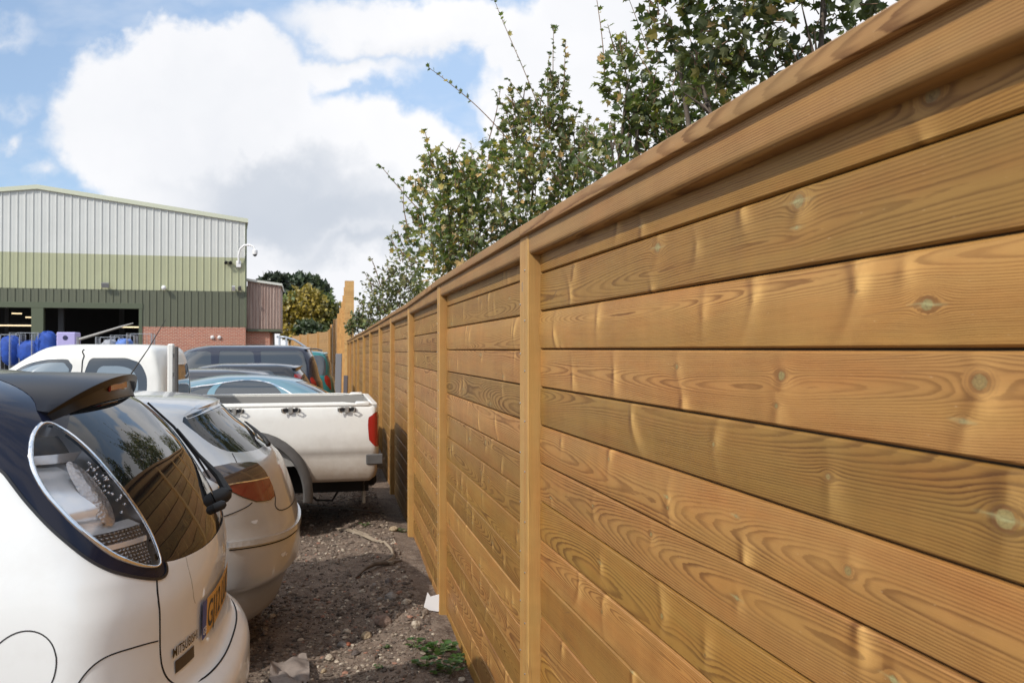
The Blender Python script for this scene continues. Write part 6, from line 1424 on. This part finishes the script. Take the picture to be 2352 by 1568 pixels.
for i, (px, py, rr, cc, lb) in enumerate([
    (843, 1461, 13, buff, 'squared buff stone in the middle of the dirt strip'), (798, 1450, 9, pale, 'pale stone just left of the squared buff stone'), (934, 1384, 11, pale, 'pale knobbly stone near the white plastic shard'),
    (898, 1374, 15, grey, 'long grey stone left of the pale knobbly stone'), (874, 1375, 6, grey, 'small round stone left of the long grey stone'), (955, 1435, 12, pale, 'broad flat pale stone below the white plastic shard'),
    (787, 1482, 11, grey, 'grey angular stone above the cloth scrap'), (800, 1480, 8, red, 'little reddish brick chip beside a grey angular stone'), (760, 1510, 10, pale, 'cream stone left of the brick chip'),
    (990, 1387, 14, dk, 'dark clod at the fence foot by the white plastic shard'), (893, 1336, 10, dk, 'dark rounded stone under the broken branch'), (880, 1430, 19, (.20, .14, .11), 'flat brown clod behind the squared buff stone'),
    (745, 1540, 7, buff, 'tawny pebble right of the cloth scrap'), (1062, 1560, 9, pale, 'pale stone beside the lowest weed'), (818, 1500, 9, dk, 'dark lump right of the brick chip'), (690, 1525, 6, pale, 'small pale stone at the edge of the white car bumper'), (905, 1217, 10, buff, 'light stone in the far sunlit patch'), (862, 1345, 8, grey, 'greyish pebble left of the branch')]): blobstone(px, py, rr, cc, lb, i+1)
# white plastic shard against the fence foot
x, y, z = gp(990, 1402); g = MB(); sh = [(-.045, .0), (-.02, .10), (.0, .07), (.055, .085), (.065, .0), (.05, -.03), (-.01, -.02)]
v = [(a, -.03*b_*4, b_+.03) for a, b_ in sh]+[(a, -.03*b_*4+.004, b_+.03) for a, b_ in sh]; k = len(sh)
g.add(v, [tuple(range(k))[::-1], tuple(range(k, 2*k))]+[(i, (i+1) % k, k+(i+1) % k, k+i) for i in range(k)])
o = g.build('plastic_shard', pmat('white_plastic', (.85, .85, .86), .4), None, loc=(x, y, z)); tag(o, 'jagged white plastic shard standing at the foot of the fence', 'litter')
# crumpled cloth
def sheet(name, outline, lab, cat, mat, seed, lift=.03, amp=.03):
    pts = [gp(a, b_) for a, b_ in outline]; P2 = [(p[0], p[1]) for p in pts]; P2d = densify(P2, .02); xs = [p[0] for p in P2]; ys = [p[1] for p in P2]
    inner = [(a, b_) for a in np.arange(min(xs), max(xs), .013) for b_ in np.arange(min(ys), max(ys), .013)]; inner = [q for q, k in zip(inner, in_poly(np.array([i[0] for i in inner]), np.array([i[1] for i in inner]), P2)) if k]
    n = len(P2d); res = delaunay_2d_cdt([Vector(p) for p in P2d+inner], [(i, (i+1) % n) for i in range(n)], [], 0, 1e-6); V2 = np.array([(v.x, v.y) for v in res[0]]); F = np.array(res[2]); ce = V2[F].mean(1); F = F[in_poly(ce[:, 0], ce[:, 1], P2)]
    h = np.abs(vnoise(V2[:, 0]+V2[:, 1]*.5, V2[:, 1], 13, seed)-.5)*2*amp+vnoise(V2[:, 0], V2[:, 1], 5, seed+1)*amp; z = ground_z(V2[:, 0], V2[:, 1])+h+.008
    nn = np.cross(np.c_[V2[F[:, 1]]-V2[F[:, 0]], z[F[:, 1]]-z[F[:, 0]]], np.c_[V2[F[:, 2]]-V2[F[:, 0]], z[F[:, 2]]-z[F[:, 0]]]); f_ = nn[:, 2] < 0; F[f_] = F[f_][:, ::-1]
    m = len(V2); V = np.vstack([np.c_[V2, z], np.c_[V2, z-.004]]); ed = [((i), (i+1) % n) for i in range(n)]
    F2 = [tuple(f) for f in F]+[tuple(f[::-1]+m) for f in F]+[(b_, a, a+m, b_+m) for a, b_ in ed]
    o = np_mesh(name, V, F2, mat, None, True); tag(o, lab, cat); return o
M_CLO = pmat('dirty_cloth', (.22, .18, .155), .95); vary(M_CLO, (.25, .205, .175), .45, 14, bump=.6, bscale=160)
sheet('cloth_scrap', [(618, 1575), (625, 1545), (640, 1540), (665, 1535), (690, 1523), (705, 1522), (712, 1540), (713, 1575), (690, 1600), (640, 1600)], 'dusty grey brown cloth scrap lying by the white car bumper', 'cloth', M_CLO, 4, amp=.05)
# dried grass wisp and a broken branch
M_STRAW = pmat('dry_straw', (.27, .215, .155), .9); g = MB(); r = random.Random(5)
path = [gp(a, b_) for a, b_ in [(782, 1218), (808, 1219), (838, 1230), (862, 1243), (882, 1247)]]
for q in range(24):
    o_ = (r.uniform(-.05, .05), r.uniform(-.06, .06)); k0 = r.randint(0, 2); pp = [(p[0]+o_[0]*(1.2-.22*i), p[1]+o_[1]*(1.2-.22*i)*.6, p[2]+.006+r.uniform(0, .014)) for i, p in enumerate(path)][k0:k0+3+r.randint(0, 1)]; g.tube(pp, .004, 4)
pth2 = [gp(a, b_) for a, b_ in [(885, 1250), (902, 1268), (905, 1282), (898, 1290), (890, 1297), (905, 1297)]]
for q in range(5): o_ = r.uniform(-.01, .01); g.tube([(p[0]+o_, p[1]+o_, p[2]+.015+.006*q) for p in pth2], .006, 5)
o = g.build('dry_grass_strand', M_STRAW, None); tag(o, 'pale dry grass strand trailing across the dirt behind the silver car', 'dry grass')
g = MB(); pth = [gp(a, b_) for a, b_ in [(818, 1330), (840, 1314), (862, 1303), (890, 1297), (920, 1288)]]; g.tube([(p[0], p[1], p[2]+.02+.02*sin(i)) for i, p in enumerate(pth)], [.006, .014, .02, .018, .007], 7)
p = pth[2]; g.tube([(p[0], p[1], p[2]+.03), (p[0]+.09, p[1]+.12, p[2]+.05)], [.009, .003], 5)
o = g.build('broken_branch', M_BARK, None, True); tag(o, 'dark broken branch on the dirt near the fence', 'branch')
g = MB(); pth = [gp(a, b_) for a, b_ in [(700, 1160), (760, 1168), (815, 1172), (870, 1178)]]; g.tube([(p[0], p[1], p[2]+.02) for p in pth], .007, 5); o = g.build('old_rope', pmat('rope_grey', (.25, .23, .2), .9), None, True); tag(o, 'thin grey rope lying under the pickup tail', 'rope')
# weeds
def weed(px, py, n, sz, lab, seed):
    x, y, z = gp(px, py); r = np.random.default_rng(seed); root = empty('weed', (x, y, z), 0, lab, 'weed', 'weeds at the foot of the fence'); P = []; D = []; N_ = []; s_ = []; st = MB()
    for i in range(n):
        a = r.uniform(0, 6.28); R = sz*r.uniform(.15, 1); h = sz*r.uniform(.25, .7); e = np.array([cos(a)*R, sin(a)*R, h]); st.tube([(0, 0, 0), tuple(e*.55+np.array([0, 0, h*.25])), tuple(e)], .0018, 4, cap=False)
        for k in range(3): q = a+(k-1)*1.0; P.append(e); D.append([cos(q), sin(q), .1]); N_.append([r.normal()*.2, r.normal()*.2, 1]); s_.append(sz*r.uniform(.42, .62))
    st.build('stem', pmat('weed_stem', (.10, .14, .04), .7), root); t_ = np.array([(.045, .095, .022)])*r.uniform(.7, 1.4, (len(P), 1))
    OV = np.array([(0, 0, 0), (.28, .22, .04), (.36, .55, .06), (.2, .85, .02), (0, 1, 0), (-.2, .85, .02), (-.36, .55, .06), (-.28, .22, .04), (0, .5, -.03)]); OF = np.array([(8, i, (i+1) % 8) for i in range(8)])
    leaves('leaves', np.array(P), np.array(D), np.array(N_), np.array(s_), t_, OV, OF, root, M_LEAF)
for i, (px, py, n, sz, lb) in enumerate([(1008, 1500, 16, .085, 'largest leafy green weed by the fence'), (958, 1482, 8, .055, 'small weed left of the largest one'), (980, 1528, 10, .07, 'weed below and left of the largest one'), (1035, 1545, 12, .08, 'low weed near the bottom edge by the fence'),
                                         (1054, 1520, 9, .06, 'weed tight against the fence boards'), (870, 1532, 5, .03, 'tiny green sprout on open dirt'), (885, 1485, 5, .03, 'tiny sprout below the squared buff stone'), (840, 1208, 7, .05, 'tiny green tuft in the far sunlit patch'), (925, 1222, 8, .06, 'low green tuft close to the fence in the sunlit patch')]): weed(px, py, n, sz, lb, 60+i)
